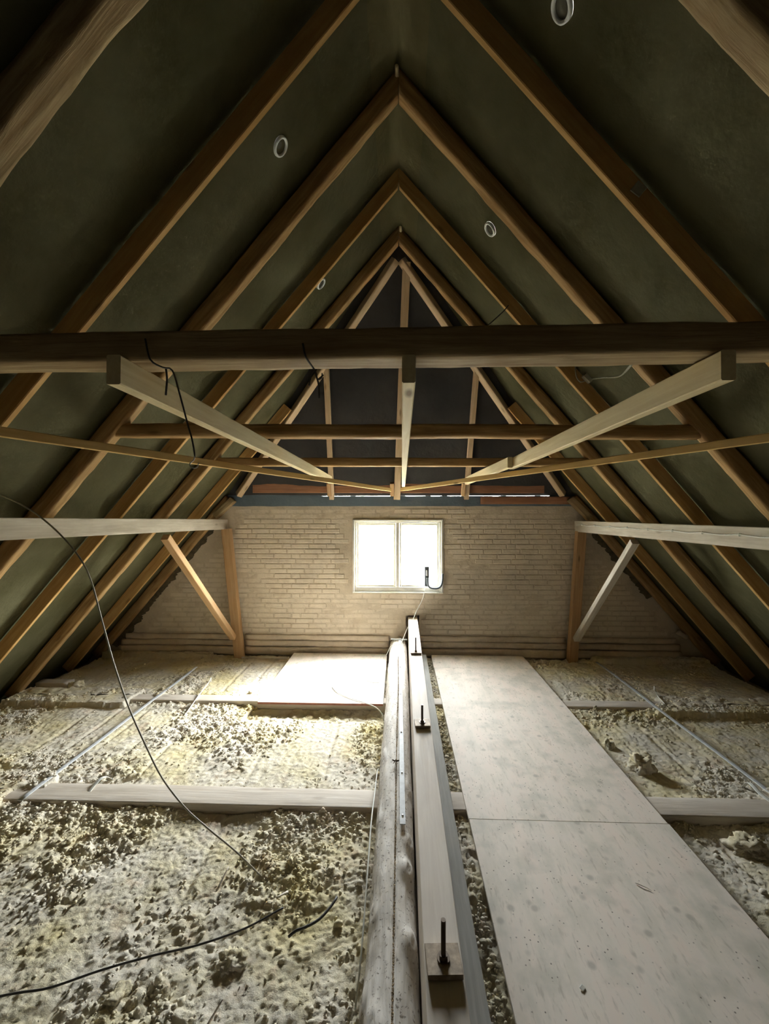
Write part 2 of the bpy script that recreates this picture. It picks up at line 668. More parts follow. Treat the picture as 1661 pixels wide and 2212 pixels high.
def slope(side, name):
    ys = np.concatenate([np.arange(-3.0, 5.85, 0.055), [5.85]])
    ts = np.linspace(0, 1, 70)
    Y, Tt = np.meshgrid(ys, ts)
    zt = np.full_like(Y, ZM)
    zt = np.where(Y > hip_mem_y(ZM), 4.70 - (Y - 4.41) * HIP_K, zt)
    zt = np.maximum(zt, 2.31)
    zb = -0.05
    Z = zb + Tt * (zt - zb)
    X = (ZM - Z) / TAN
    s = Tt * 6.5
    # slack sheet: it bellies inward between rafters with some creases
    ry = [1.33, 2.00, 2.72, 3.47, 4.20, 4.93, 5.43]
    sag = np.ones_like(Y) * 9
    for r_ in ry:
        sag = np.minimum(sag, np.abs(Y - r_))
    sag = np.clip(sag / 0.36, 0, 1)
    dep = 0.006 * (sag ** 2) + 0.022 * (fbm(Y * 1.6, s * 2.0, 3 + side) - 0.5) * sag + 0.012 * (fbm(Y * 5 + s * 2, s * 3.5, 9 + side) - 0.5) * sag
    edge = np.clip((1 - Tt) * 20, 0, 1) * np.clip((5.45 - Y) * 10, 0, 1)
    dep = dep * edge
    X = X - dep * math.sin(TH) * 1.0
    Z = Z - dep * math.cos(TH) * 1.0
    X = np.maximum(X, 0.0)
    V = np.stack([X * side, Y, Z], -1).reshape(-1, 3)
    F = grid_faces(len(ys), len(ts))
    if side > 0:
        F = F[:, ::-1]
    o = obj(name, fast_mesh(name, V, F), 'membrane')
    return tag(o, None, None, None, 'structure')


tag(slope(-1, 'ceiling_left'), 'olive grey roof membrane on the left slope')
tag(slope(1, 'ceiling_right'), 'olive grey roof membrane on the right slope')

# open ground outside, seen only as white glare through the window
ground = box('ground', -250, 250, 5.75, 420, -2.9, -2.7, 'ground', bev=0)
tag(ground, 'bright open ground outside beyond the gable wall', kind='structure')

# ridge strip of lapped membrane
rv, rf = [], []
ny = 120
for i in range(ny + 1):
    y = -3 + (hip_mem_y(ZM) - 0.02 + 3) * i / ny
    wv = 0.004 * mn.noise((y * 3, 0.3, 2))
    for x in (-0.17, -0.085, 0, 0.085, 0.17):
        wr = 0.012 + wv + (0.006 * mn.noise((y * 5, x * 20, 4)))
        x2 = x * (1 + 0.1 * mn.noise((y * 2, x, 8)))
        rv.append((x2, y, ZM - abs(x2) * TAN - wr * 1.5 - (0.02 if x == 0 else 0)))
for i in range(ny):
    for j in range(4):
        a = i * 5 + j
        rf.append((a, a + 5, a + 6, a + 1))
tag(obj('ceiling_ridge', mesh('ceiling_ridge', rv, rf, True), 'membrane_ridge'), 'lapped membrane strip along the ridge', kind='structure')

# half-hip membrane above the gable wall
nz, nx = 40, 50
hv = []
for i in range(nz + 1):
    z = 2.284 + (ZM - 2.284) * i / nz
    xm = (ZM - z) / TAN + 0.0
    for j in range(nx + 1):
        u = -1 + 2 * j / nx
        d = (0.03 * (mn.noise((u * xm * 1.4, z * 1.4, 1)) + 0.3) + 0.012 * mn.noise((u * xm * 5, z * 4, 6))) * min(1, i / 3) * min(1, (1 - abs(u)) * 6)
        hv.append((u * xm, hip_mem_y(z) - d, z))
hf = []
for i in range(nz):
    for j in range(nx):
        a = i * (nx + 1) + j
        hf.append((a, a + 1, a + nx + 2, a + nx + 1))
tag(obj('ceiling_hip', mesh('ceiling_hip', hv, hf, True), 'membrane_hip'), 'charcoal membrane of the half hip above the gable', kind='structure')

# gable wall with window opening
WX0, WX1, WZ0, WZ1 = -0.616, 0.594, 0.985, 1.970


def prism(pts, y0, y1):
    n_ = len(pts)
    vs = [(x, y0, z) for x, z in pts] + [(x, y1, z) for x, z in pts]
    fs = [tuple(range(n_)), tuple(reversed(range(n_, 2 * n_)))]
    fs += [(i, i + n_, (i + 1) % n_ + n_, (i + 1) % n_) for i in range(n_)]
    return vs, fs


wv, wf = [], []
WT = 2.165
BX0, BX1, BZ0, BZ1 = 0.095, 0.275, 0.24, 0.685       # pocket of the strongback beam
for pts in ([(-4.30, 0), (WX0, 0), (WX0, WT), (-2.425, WT)],
            [(BX1, 0), (4.30, 0), (2.425, WT), (WX1, WT), (WX1, WZ0), (BX1, WZ0)],
            [(WX0, WZ1), (WX1, WZ1), (WX1, WT), (WX0, WT)],
            [(WX0, 0), (BX0, 0), (BX0, WZ0), (WX0, WZ0)],
            [(BX0, BZ1), (BX1, BZ1), (BX1, WZ0), (BX0, WZ0)],
            [(BX0, 0), (BX1, 0), (BX1, BZ0), (BX0, BZ0)]):
    v_, f_ = prism(pts, WALL_Y, WALL_Y + 0.12)
    f_ = [tuple(i + len(wv) for i in q) for q in f_]
    wv += v_
    wf += f_
v_, f_ = prism([(BX0, BZ0), (BX1, BZ0), (BX1, BZ1), (BX0, BZ1)], WALL_Y + 0.10, WALL_Y + 0.119)
f_ = [tuple(i + len(wv) for i in q) for q in f_]
wv += v_
wf += f_
me = mesh('wall_back', wv, wf)
wall = obj('wall_back', me, 'mortar')
tag(wall, 'limewashed brick gable wall around the window', kind='structure')

# bricks, each a piece of its own
def brick_mesh(L, seed):
    H, D = 0.056, 0.014
    rr = random.Random(seed)
    j = lambda s_: rr.uniform(-s_, s_)
    vs, c = [], 0.006
    for (ins, y) in ((0.0, 0.004), (0.0, -D * 0.62), (c, -D)):
        for (sx, sz) in ((-1, -1), (1, -1), (1, 1), (-1, 1)):
            vs.append((sx * (L / 2 - ins) + j(0.003), y + (j(0.002) if y < 0 else 0), sz * (H / 2 - ins) + j(0.002)))
    fs = []
    for k in range(2):
        for i in range(4):
            a, b_ = k * 4 + i, k * 4 + (i + 1) % 4
            fs.append((a, b_, b_ + 4, a + 4))
    fs.append((8, 9, 10, 11))
    me_ = mesh('brick', vs, fs)
    me_.materials.append(M['paint'])
    return me_


BM = {0.228: [brick_mesh(0.228, s) for s in range(5)], 0.108: [brick_mesh(0.108, 10 + s) for s in range(4)]}
spots = []
zrow, row = 0.470, 0
while zrow < 2.13:
    x = -3.9 + (0.06 if row % 2 else 0.0) + (0.12 if row % 4 > 1 else 0)
    kidx = 0
    while x < 3.9:
        if row % 2 == 0:
            L = 0.228
        else:
            L = 0.108 if (kidx % 3 == 2) else 0.228
        cx = x + L / 2
        lim = (ZA - 0.10 - (zrow + 0.03)) / TAN
        inside_win = (cx + L / 2 > WX0 - 0.004 and cx - L / 2 < WX1 + 0.004 and zrow + 0.028 > WZ0 - 0.004 and zrow - 0.028 < WZ1 + 0.004)
        in_pock = (cx + L / 2 > BX0 and cx - L / 2 < BX1 and zrow - 0.028 < BZ1)
        if abs(cx) + L / 2 < lim and not inside_win and not in_pock:
            spots.append((cx, zrow, L))
        x += L + 0.012
        kidx += 1
    zrow += 0.0672
    row += 1


def brick_depth(cx, z):
    """thick limewash hides the joints in places: the bricks sit almost flush there"""
    f = mn.noise((cx * 0.9 + 4, z * 2.1, 2.0)) + 0.5 * mn.noise((cx * 2.3, z * 4, 7.0))
    if abs(cx) > 2.25:
        f -= 0.45
    if z > 1.98:
        f -= 0.3
    return 0.0008 + 0.0075 * max(0.0, min(1.0, 0.50 + f * 1.7))


spots = [(cx, z, L, brick_depth(cx, z) + random.uniform(-0.0008, 0.0012)) for cx, z, L in spots]
order = sorted(spots, key=lambda s_: -(s_[3] + (0.01 if abs(s_[0]) < 2.2 else -1) + (0.003 if s_[2] > 0.2 else 0)))
own, rest = order[:300], order[300:]
for cx, z, L, dep in own:
    o = obj('brick', random.choice(BM[L]), None, wall, T(cx, WALL_Y - dep + 0.014, z) @ Matrix.Rotation(random.uniform(-0.012, 0.012), 4, 'Y'))
bv, bf = [], []
for cx, z, L, dep in rest:
    src = random.choice(BM[L])
    off = len(bv)
    bv += [(v.co.x + cx, v.co.y + WALL_Y - dep + 0.014, v.co.z + z) for v in src.vertices]
    bf += [tuple(i + off for i in p.vertices) for p in src.polygons]
tag(obj('brick_courses', mesh('brick_courses', bv, bf), 'paint', wall), kind='stuff')

# stepped ledge courses at the foot of the wall
def ledge(x0, x1, z0, z1, d, s):
    beam('ledge_course', (x0, WALL_Y - d / 2 + 0.01, (z0 + z1) / 2), (x1, WALL_Y - d / 2 + 0.01, (z0 + z1) / 2), d, z1 - z0, 'mortar2', rough=0.013, r=0.022, parent=wall, seed=s)


for i, (x0, x1) in enumerate(((-3.72, -2.17), (-2.07, -0.13), (0.29, 2.20), (2.30, 3.62))):
    ledge(x0, x1, 0.345, 0.420, 0.045, i * 3 + 1)
    ledge(x0 - 0.05 * (i == 0), x1 + 0.05 * (i == 3), 0.262, 0.340, 0.055, i * 3 + 2)
    ledge(x0 - 0.08 * (i == 0), x1 + 0.06 * (i == 3), 0.15, 0.258, 0.068, i * 3 + 3)

# wall behind the camera closes the loft
v_, f_ = prism([(-4.30, 0), (4.30, 0), (0, ZM)], -3.02, -2.98)
tag(obj('wall_front', mesh('wall_front', v_, f_), 'rear'), 'gable wall closing the loft behind the viewer', kind='structure')

# ------------------------------------------------------------------ window
win = empty('window_1', (-0.011, WALL_Y, WZ0))
tag(win, 'white painted two-pane casement window in the gable wall', 'window', kind='structure')


def wbox(name, x0, x1, y0, y1, z0, z1, mat='white', parent=win, bev=0.003):
    return box(name, x0, x1, y0, y1, z0, z1, mat, parent, bev)


YF = WALL_Y
a0, a1, c0, c1 = WX0, WX1, WZ0, WZ1
wbox('casing', a0, a0 + 0.026, YF - 0.028, YF + 0.06, c0, c1)
wbox('casing', a1 - 0.026, a1, YF - 0.028, YF + 0.06, c0, c1)
wbox('casing', a0 + 0.026, a1 - 0.026, YF - 0.028, YF + 0.06, c1 - 0.022, c1)
wbox('window_sill', a0, a1, YF - 0.035, YF + 0.08, c0, c0 + 0.018)
wbox('frame_jamb', a0 + 0.026, a0 + 0.054, YF - 0.012, YF + 0.08, c0 + 0.018, c1 - 0.022)
wbox('frame_jamb', a1 - 0.054, a1 - 0.026, YF - 0.012, YF + 0.08, c0 + 0.018, c1 - 0.022)
wbox('frame_head', a0 + 0.054, a1 - 0.054, YF - 0.012, YF + 0.08, c1 - 0.046, c1 - 0.022)
wbox('frame_bottom', a0 + 0.054, a1 - 0.054, YF - 0.012, YF + 0.08, c0 + 0.018, c0 + 0.080)
wbox('mullion', -0.036, 0.010, YF - 0.014, YF + 0.08, c0 + 0.080, c1 - 0.046)
for (x0, x1) in ((a0 + 0.054, -0.036), (0.010, a1 - 0.054)):
    z0, z1 = c0 + 0.080, c1 - 0.046
    s_ = empty('sash', (0, 0, 0))
    s_.parent = win
    s_.matrix_basis = T((x0 + x1) / 2 + 0.011, 0.03, z0 - WZ0)
    r_ = 0.030
    wbox('sash_stile', x0 + 0.001, x0 + r_, YF + 0.005, YF + 0.05, z0, z1, parent=s_)
    wbox('sash_stile', x1 - r_, x1 - 0.001, YF + 0.005, YF + 0.05, z0, z1, parent=s_)
    wbox('sash_rail', x0 + r_, x1 - r_, YF + 0.005, YF + 0.05, z1 - r_, z1, parent=s_)
    wbox('sash_rail', x0 + r_, x1 - r_, YF + 0.005, YF + 0.05, z0, z0 + r_, parent=s_)
    wbox('glazing_bead', x0 + r_, x0 + r_ + 0.008, YF + 0.02, YF + 0.045, z0 + r_, z1 - r_, 'putty', s_, 0.001)
    wbox('glazing_bead', x1 - r_ - 0.008, x1 - r_, YF + 0.02, YF + 0.045, z0 + r_, z1 - r_, 'putty', s_, 0.001)
    wbox('glazing_bead', x0 + r_, x1 - r_, YF + 0.02, YF + 0.045, z1 - r_ - 0.008, z1 - r_, 'putty', s_, 0.001)
    wbox('pane', x0 + r_ - 0.004, x1 - r_ + 0.004, YF + 0.030, YF + 0.034, z0 + r_ - 0.004, z1 - r_ + 0.004, 'glass', s_, 0)

# ------------------------------------------------------------------ rafters
SIDE = {-1: 'left', 1: 'right'}


def rafter(side, y, w, h, mat, rough, x_top, label, group, bow=(0, 0), foot_z=0.10, zoff=0.0):
    zt = ZA + zoff - TAN * x_top
    xf = (ZA + zoff - foot_z) / TAN
    nrm = Vector((side * math.sin(TH), 0, math.cos(TH)))
    d = Vector((side * math.cos(TH), 0, -math.sin(TH)))
    p0 = Vector((side * x_top, y, zt)) + nrm * (h / 2)
    p1 = Vector((side * xf, y, foot_z)) + nrm * (h / 2)
    clip = None
    if x_top == 0:
        p0 = p0 - d * 0.16
        def clip(v, s=side):
            v = v.copy()
            if v.x * s < 0.001:
                v.x = 0.001 * s
            if v.z > ZM - 0.03 - abs(v.x) * TAN:
                v.z = ZM - 0.03 - abs(v.x) * TAN
            return v
    else:
        def clip(v, s=side):
            v = v.copy()
            lim = ZM - 0.012 - abs(v.x) * TAN
            if v.z > lim:
                v.z = lim
            yl = hip_mem_y(v.z) - 0.012
            if v.y > yl:
                v.z -= (v.y - yl) * HIP_K
            return v
    o = beam('rafter', p0, p1, w, h, mat, up=nrm, rough=rough, r=0.018 if rough else 0.004, clip=clip, bow=bow, seg=None if rough else 110)
    return tag(o, label, 'rafter', group)


RAFT = [
    (1.330, 0.105, 0.125, 'hewn', 0.015, 0, 'rough-hewn {s} rafter nearest the viewer, joined to the thick near collar beam'),
    (2.000, 0.036, 0.125, 'sawn', 0, 0, 'straight sawn {s} rafter just beyond the thick near collar beam'),
    (2.720, 0.085, 0.120, 'old', 0.012, 0, 'waney old {s} rafter joined to the second collar beam'),
    (3.470, 0.036, 0.122, 'sawn', 0, 0, 'straight sawn {s} rafter between the second and the far collar beam'),
    (4.200, 0.085, 0.120, 'old', 0.008, 0, 'old {s} rafter at the farthest collar beam where the half hip begins'),
    (4.930, 0.036, 0.120, 'sawn', 0, 1.29, 'short sawn {s} rafter beyond the farthest collar beam, cut off at the hip'),
    (5.435, 0.080, 0.115, 'old', 0.008, 2.22, 'short dark old {s} rafter lying against the gable wall'),
]
for y, w, h, mat, rough, xt, lab in RAFT:
    for s in (-1, 1):
        rafter(s, y, w, h, mat, rough, xt, lab.format(s=SIDE[s] + '-slope'), 'roof rafters')

# wooden pegs through the ridge joints of the old rafters
for y, x, lab in ((2.66, -0.012, 'small pale wooden peg at the ridge joint of the second collar truss'), (4.14, 0.02, 'small pale wooden peg at the ridge joint where the half hip begins')):
    o = tube('peg', [(x, y - 0.045, 4.90), (x + 0.002, y + 0.02, 4.905)], 0.013, 'pale', n=9, r_end=0.015)
    tag(o, lab, 'peg', 'ridge pegs')

# ------------------------------------------------------------------ half-hip timbers
for s in (-1, 1):
    def clip(v, s=s):
        v = v.copy()
        lim = ZM - 0.012 - abs(v.x) * TAN
        if v.z > lim:
            v.z = lim
        yl = hip_mem_y(v.z) - 0.012
        if v.y > yl:
            v.y = yl
        return v
    o = beam('hip_rafter', (s * 0.03, 4.335, 4.72), (s * 2.13, 5.42, 2.30), 0.075, 0.09, 'jack', up=(s * 0.55, 0.65, 0.5), rough=0.005, r=0.012, clip=clip)
    tag(o, 'slanting %s hip rafter running from the ridge end to the wall corner' % SIDE[s], 'rafter', 'hip rafters')
for (xt, yt, zt, xb, yb, zb, w, lab) in (
        (0.085, 4.345, 4.70, -0.022, 5.44, 2.285, 0.085, 'central upright jack rafter of the half hip, from ridge end to window axis'),
        (-0.84, 4.735, 3.83, -0.885, 5.44, 2.285, 0.062, 'left upright jack rafter of the half hip above the gable wall'),
        (0.90, 4.735, 3.83, 0.885, 5.44, 2.285, 0.062, 'right upright jack rafter of the half hip above the gable wall')):
    o = beam('jack_rafter', (xt, yt, zt), (xb, yb, zb - 0.04), w, 0.07, 'jack', up=(0, 1, 0.45))
    tag(o, lab, 'rafter', 'jack rafters of the half hip')
# short blocks nailed beside the jack rafters
for x, lab in ((-0.905, 'small wooden block beside the foot of the left jack rafter'), (-0.085, 'small wooden block beside the foot of the central jack rafter'), (0.835, 'small wooden block beside the foot of the right jack rafter')):
    o = beam('nailing_block', (x, 5.30, 2.44), (x, 5.385, 2.285), 0.05, 0.05, 'post', up=(0, 1, 0.4))
    tag(o, lab, 'block', 'blocks at the jack rafter feet')
o = beam('hip_board', (-1.95, 5.455, 2.405), (1.90, 5.455, 2.395), 0.022, 0.16, 'board')
tag(o, 'long red-brown board behind the feet of the jack rafters', 'board')
# blue membrane flap and board on top of the gable wall
fv, ff = [], []
nseg = 140
for i in range(nseg + 1):
    x = -2.44 + (2.44 + 2.44) * i / nseg
    top = 2.2828 + 0.0045 * mn.noise((x * 9, 0, 3)) + (0.02 if x < -1.05 or x > 2.0 else 0)
    y = 5.506 + 0.003 * mn.noise((x * 3, 4, 1))
    fv += [(x, y + 0.006, 2.148 + 0.006 * mn.noise((x * 5, 8, 1))), (x, y, top), (x, y + 0.005, top), (x, 5.535, 2.150)]
for i in range(nseg):
    for j in range(4):
        a, b_ = i * 4 + j, i * 4 + (j + 1) % 4
        ff.append((a, a + 4, b_ + 4, b_))
ff.append((0, 1, 2, 3))
ff.append(tuple(reversed(range(nseg * 4, nseg * 4 + 4))))
o = obj('membrane_flap', mesh('membrane_flap', fv, ff, False), 'membrane_blue')
tag(o, 'blue-grey membrane flap along the top of the gable wall', 'membrane')
o = beam('wall_plate_board', (1.08, 5.478, 2.222), (2.24, 5.478, 2.222), 0.03, 0.098, 'board', rough=0.003, r=0.006)
tag(o, 'brown board on the right end of the gable wall top', 'board')
# corner packers where the hip rafters land
o = beam('corner_packer', (-2.20, 5.42, 2.235), (-2.44, 5.42, 2.015), 0.10, 0.085, 'hewn', up=(-0.6, 0, 0.8), rough=0.006, r=0.012)
tag(o, 'rough wood packer at the top left corner of the gable wall', 'block', 'wall corner packers')
o = beam('corner_packer', (2.22, 5.42, 2.245), (2.47, 5.42, 2.00), 0.10, 0.085, 'hewn', up=(0.6, 0, 0.8), rough=0.006, r=0.012)
tag(o, 'rough wood packer at the top right corner of the gable wall', 'block', 'wall corner packers')

# crumbling mortar fillet between the left slope and the wall
for s, z0, z1, lab in ((-1, 0.24, 1.95, 'dark crumbling mortar fillet along the left slope of the gable wall'), (1, 0.95, 1.95, 'dark crumbling mortar fillet along the right slope of the gable wall')):
    vs, fs = [], []
    n_ = 110
    for i in range(n_ + 1):
        z = z0 + (z1 - z0) * i / n_
        xr = (ZA - z) / TAN
        jag = 0.05 + 0.045 * mn.noise((z * 14, s * 3, 1)) + 0.03 * mn.noise((z * 45, s * 3, 5)) + 0.05 * max(0, 1 - (z - z0) * 1.6) * (s < 0)
        jag *= min(1, (z1 - z) * 5 + 0.15)
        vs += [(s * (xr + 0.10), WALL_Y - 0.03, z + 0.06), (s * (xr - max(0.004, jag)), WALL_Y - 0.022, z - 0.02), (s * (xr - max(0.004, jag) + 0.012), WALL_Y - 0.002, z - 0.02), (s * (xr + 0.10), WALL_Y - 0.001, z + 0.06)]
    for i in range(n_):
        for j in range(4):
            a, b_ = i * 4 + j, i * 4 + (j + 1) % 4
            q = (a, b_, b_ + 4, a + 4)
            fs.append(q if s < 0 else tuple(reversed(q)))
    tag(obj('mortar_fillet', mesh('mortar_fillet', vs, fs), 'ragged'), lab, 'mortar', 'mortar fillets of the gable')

# ------------------------------------------------------------------ collar beams
o = beam('collar_beam', (-1.95, 1.305, 2.582), (1.95, 1.305, 2.592), 0.115, 0.092, 'hewn', rough=0.006, r=0.012, seed=3.3)
tag(o, 'thick dark hewn collar beam nearest the viewer, spanning the whole picture', 'beam', 'collar beams')
o = beam('collar_beam', (-1.95, 2.745, 2.620), (1.95, 2.745, 2.588), 0.105, 0.088, 'old', rough=0.009, r=0.022, seed=8.1)
tag(o, 'waney collar beam, second from the viewer, behind the hanging hook', 'beam', 'collar beams')
o = beam('collar_beam', (-1.95, 4.22, 2.588), (1.95, 4.22, 2.568), 0.095, 0.085, 'old', rough=0.005, r=0.014, seed=5.2)
tag(o, 'slender collar beam farthest from the viewer, closest to the gable wall', 'beam', 'collar beams')

# ------------------------------------------------------------------ long pale timbers and battens under the collars
o = beam('tie_timber', (-0.860, 1.215, 2.500), (-0.835, 5.02, 2.462), 0.044, 0.090, 'pale')
tag(o, 'long pale sawn timber under the collar beams, left of the centre', 'timber', 'pale timbers under the collars')
o = beam('tie_timber', (0.030, 1.215, 2.492), (0.060, 5.16, 2.425), 0.040, 0.084, 'pale')
tag(o, 'long pale sawn timber under the collar beams, on the window axis', 'timber', 'pale timbers under the collars')
o = beam('tie_timber', (0.946, 1.215, 2.492), (0.966, 3.56, 2.478), 0.042, 0.088, 'pale')
tag(o, 'pale sawn timber right of the centre, the near piece of the spliced pair', 'timber', 'pale timbers under the collars')
o = beam('tie_timber', (0.916, 3.42, 2.478), (0.838, 5.12, 2.452), 0.042, 0.088, 'pale')
tag(o, 'pale sawn timber right of the centre, the far piece of the spliced pair', 'timber', 'pale timbers under the collars')
o = beam('wind_batten', (-0.10, 5.24, 2.352), (-1.955, 1.335, 2.432), 0.020, 0.046, 'batten')
tag(o, 'thin yellow wind batten fanning out to the left from the central jack rafter', 'batten', 'wind battens')
o = beam('wind_batten', (0.03, 5.24, 2.356), (2.005, 1.66, 2.438), 0.020, 0.046, 'batten')
tag(o, 'thin yellow wind batten fanning out to the right from the central jack rafter', 'batten', 'wind battens')

# ------------------------------------------------------------------ side rails, posts, braces
rail = empty('side_rail', (2.30, 5.42, 1.81), 'grey plank rail along the right slope with a clipped cable', 'rail', 'side rails')
beam('plank', (2.315, 5.46, 1.884), (2.315, -1.5, 1.930), 0.040, 0.142, 'grey', parent=rail)
cp = []
for i in range(40):
    y = 5.40 - i * 0.17
    zc = 1.884 + (5.46 - y) / 6.96 * 0.046
    cp.append((2.288, y, zc + 0.022 - 0.035 * min(1, i / 12) * 0.3 + (0.004 if i % 2 else -0.004)))
tube('cable', cp, 0.0045, 'cable_white', rail, n=7, step=0.03)
for i in range(1, 40, 2):
    x, y, z = cp[i]
    obj('cable_clip', box_mesh('cable_clip', 0.016, 0.010, 0.022, 0.003), 'cable_white', rail, T(2.289, y, z))
rl = empty('side_rail', (-2.30, 5.42, 1.84), 'bare grey plank rail along the left slope behind the long loose cable', 'rail', 'side rails')
beam('plank', (-2.315, 5.46, 1.906), (-2.315, -1.5, 2.05), 0.040, 0.132, 'grey', parent=rl)
o = beam('prop_post', (-2.285, 5.40, 1.845), (-2.105, 5.40, 0.12), 0.115, 0.09, 'post', up=(0, 1, 0), bow=(0, 0.0))
tag(o, 'leaning brown post at the left end of the gable wall', 'post', 'posts by the gable wall')
o = beam('prop_post', (2.350, 5.40, 1.82), (2.235, 5.40, 0.10), 0.115, 0.09, 'post', up=(0, 1, 0))
tag(o, 'leaning brown post at the right end of the gable wall', 'post', 'posts by the gable wall')
o = beam('diagonal_brace', (-2.305, 4.00, 1.822), (-2.175, 5.345, 0.42), 0.070, 0.075, 'post', up=(1, 0, 0))
tag(o, 'diagonal orange-brown brace from the left rail to the post foot', 'brace', 'diagonal braces')
o = beam('diagonal_brace', (2.325, 4.14, 1.778), (2.27, 5.345, 0.44), 0.060, 0.075, 'grey', up=(1, 0, 0))
tag(o, 'diagonal pale grey brace from the right rail to the post foot', 'brace', 'diagonal braces')

# ------------------------------------------------------------------ joists
JO = [(1.285, 0.15, 'dusty joist nearest the viewer, crossing under the strongback'),
      (2.715, 0.175, 'dusty flat joist crossing the floor in the middle distance'),
      (4.135, 0.135, 'dusty flat joist crossing the floor nearest the gable wall')]
for y, w, lab in JO:
    o = beam('joist', (-3.95, y, 0.09), (3.95, y, 0.09), w, 0.178, 'joist', rough=0.004, r=0.008)
    tag(o, lab, 'joist', 'floor joists')

# ------------------------------------------------------------------ insulation
def wool_height(X, Y, bay, side):
    low = fbm(X * 0.9, Y * 0.9, 11 + bay, 3)
    mid = fbm(X * 2.6, Y * 2.6, 21 + bay, 4)
    y0, y1 = BAYS[bay]
    dj = np.minimum(Y - y0 - JW.get(y0, 0), y1 - JW.get(y1, 0) - Y)
    over = dj < 0.002
    dj = np.maximum(dj, 0)
    nearj = np.clip(1 - dj / 0.28, 0, 1)
    front = np.clip(1 - (Y - y0) / 0.4, 0, 1) * 0.0 + np.clip(1 - (y1 - JW.get(y1, 0) - Y) / 0.42, 0, 1)
    mask = np.clip((fbm(X * 1.7 + 3, Y * 1.7, 31 + bay, 3) - (0.52 if bay != 2 else 0.46)) * 5.0 + 0.30 * nearj + 0.40 * front, 0, 1)
    nearlog = np.clip(1 - np.abs(X + 0.14) / 0.30, 0, 1) if side < 0 else 0
    mask = np.clip(mask + 0.4 * nearlog, 0, 1)
    wx = X + 0.02 * (fbm(X * 14, Y * 14, 5, 2) - 0.5)
    wy = Y + 0.02 * (fbm(X * 14, Y * 14, 6, 2) - 0.5)
    b1 = blobs(wx / 0.085, wy / 0.085, 41 + bay)
    b2 = blobs(wx / 0.042, wy / 0.042, 51 + bay)
    b3 = blobs(wx / 0.021, wy / 0.021, 61 + bay)
    pits = blobs(wx / 0.15, wy / 0.15, 71 + bay)
    h = 0.130 + 0.05 * (low - 0.5) + 0.045 * (mid - 0.5)
    b4 = blobs(wx / 0.0125, wy / 0.0125, 65 + bay)
    h = h + mask * (0.018 * b1 + 0.017 * b2 + 0.011 * b3 + 0.003 * b4 - 0.012 * pits)
    h = h + (1 - mask) * (0.004 * b2 + 0.0055 * b3 + 0.0035 * b4 + 0.008 * (fbm(X * 20, Y * 6, 81, 3) - 0.5) + 0.018 * np.clip(b1 - 0.72, 0, 1))
    # seams between the batts, running away from the viewer
    sx = X + 0.01 * (fbm(X * 3, Y * 3, 91, 2) - 0.5) + 0.05 * Y * 0
    sx = sx + 0.035 * (vnoise(X * 4, Y * 0.4, 93) - 0.5)
    g = np.abs(((sx / 0.27) % 1.0) - 0.5) * 2
    sm = np.clip((fbm(X * 2.2, Y * 0.8, 95, 2) - 0.42) * 5, 0, 1)
    h = h - 0.011 * sm * np.clip((g - 0.80) / 0.20, 0, 1) * (1 - 0.7 * mask)
    # joists show on top only in the middle; towards the eaves the wool lies over them
    edge = 2.42 + 0.7 * (fbm(X * 3, Y * 3, 15, 2) - 0.5)
    cov = np.clip((np.abs(X) - edge) / 0.12, 0, 1)
    h = h - 0.012 * np.clip(1 - dj / 0.03, 0, 1) * (1 - mask * 0.5) * (1 - cov)
    h = h + 0.018 * np.clip(1 - (y1 - JW.get(y1, 0) - Y) / 0.16, 0, 1)
    h = np.maximum(h, np.where(dj < 0.10, 0.186 * cov + 0.02 * b1 * cov, 0))
    h = np.minimum(h, np.where((X > -1.45) & (X < -0.05) & (Y > 3.75), 0.10 + 0.02 * b2, 9.0))
    h = np.where(over & (cov < 0.02), 0.06, h)
    return h, mask


BAYS = {0: (1.285, 2.715), 1: (2.715, 4.135), 2: (4.135, 5.46)}
JW = {1.285: 0.075, 2.715: 0.0875, 4.135: 0.0675, 5.46: 0.0}
RES = {0: 0.0068, 1: 0.0095, 2: 0.0105}
WLAB = {(-1, 0): 'lumpy mineral wool bed left of the log, in the bay nearest the viewer',
        (-1, 1): 'mineral wool bed left of the log, in the bay in front of the small plywood sheet',
        (-1, 2): 'mineral wool bed in the left bay at the foot of the gable wall',
        (1, 0): 'mineral wool bed right of the long plywood, in the bay nearest the viewer',
        (1, 1): 'mineral wool bed right of the long plywood with loose lumps, middle bay',
        (1, 2): 'mineral wool bed in the right bay at the foot of the gable wall'}
bm = bmesh.new()
bmesh.ops.create_icosphere(bm, subdivisions=4, radius=1.0)
ICO_V = np.array([v.co[:] for v in bm.verts])
ICO_F = np.array([[v.index for v in f.verts] for f in bm.faces])
bm.free()
bm = bmesh.new()
bmesh.ops.create_icosphere(bm, subdivisions=1, radius=1.0)
ICO1_V = np.array([v.co[:] for v in bm.verts])
ICO1_F = np.array([[v.index for v in f.verts] for f in bm.faces])
bm.free()


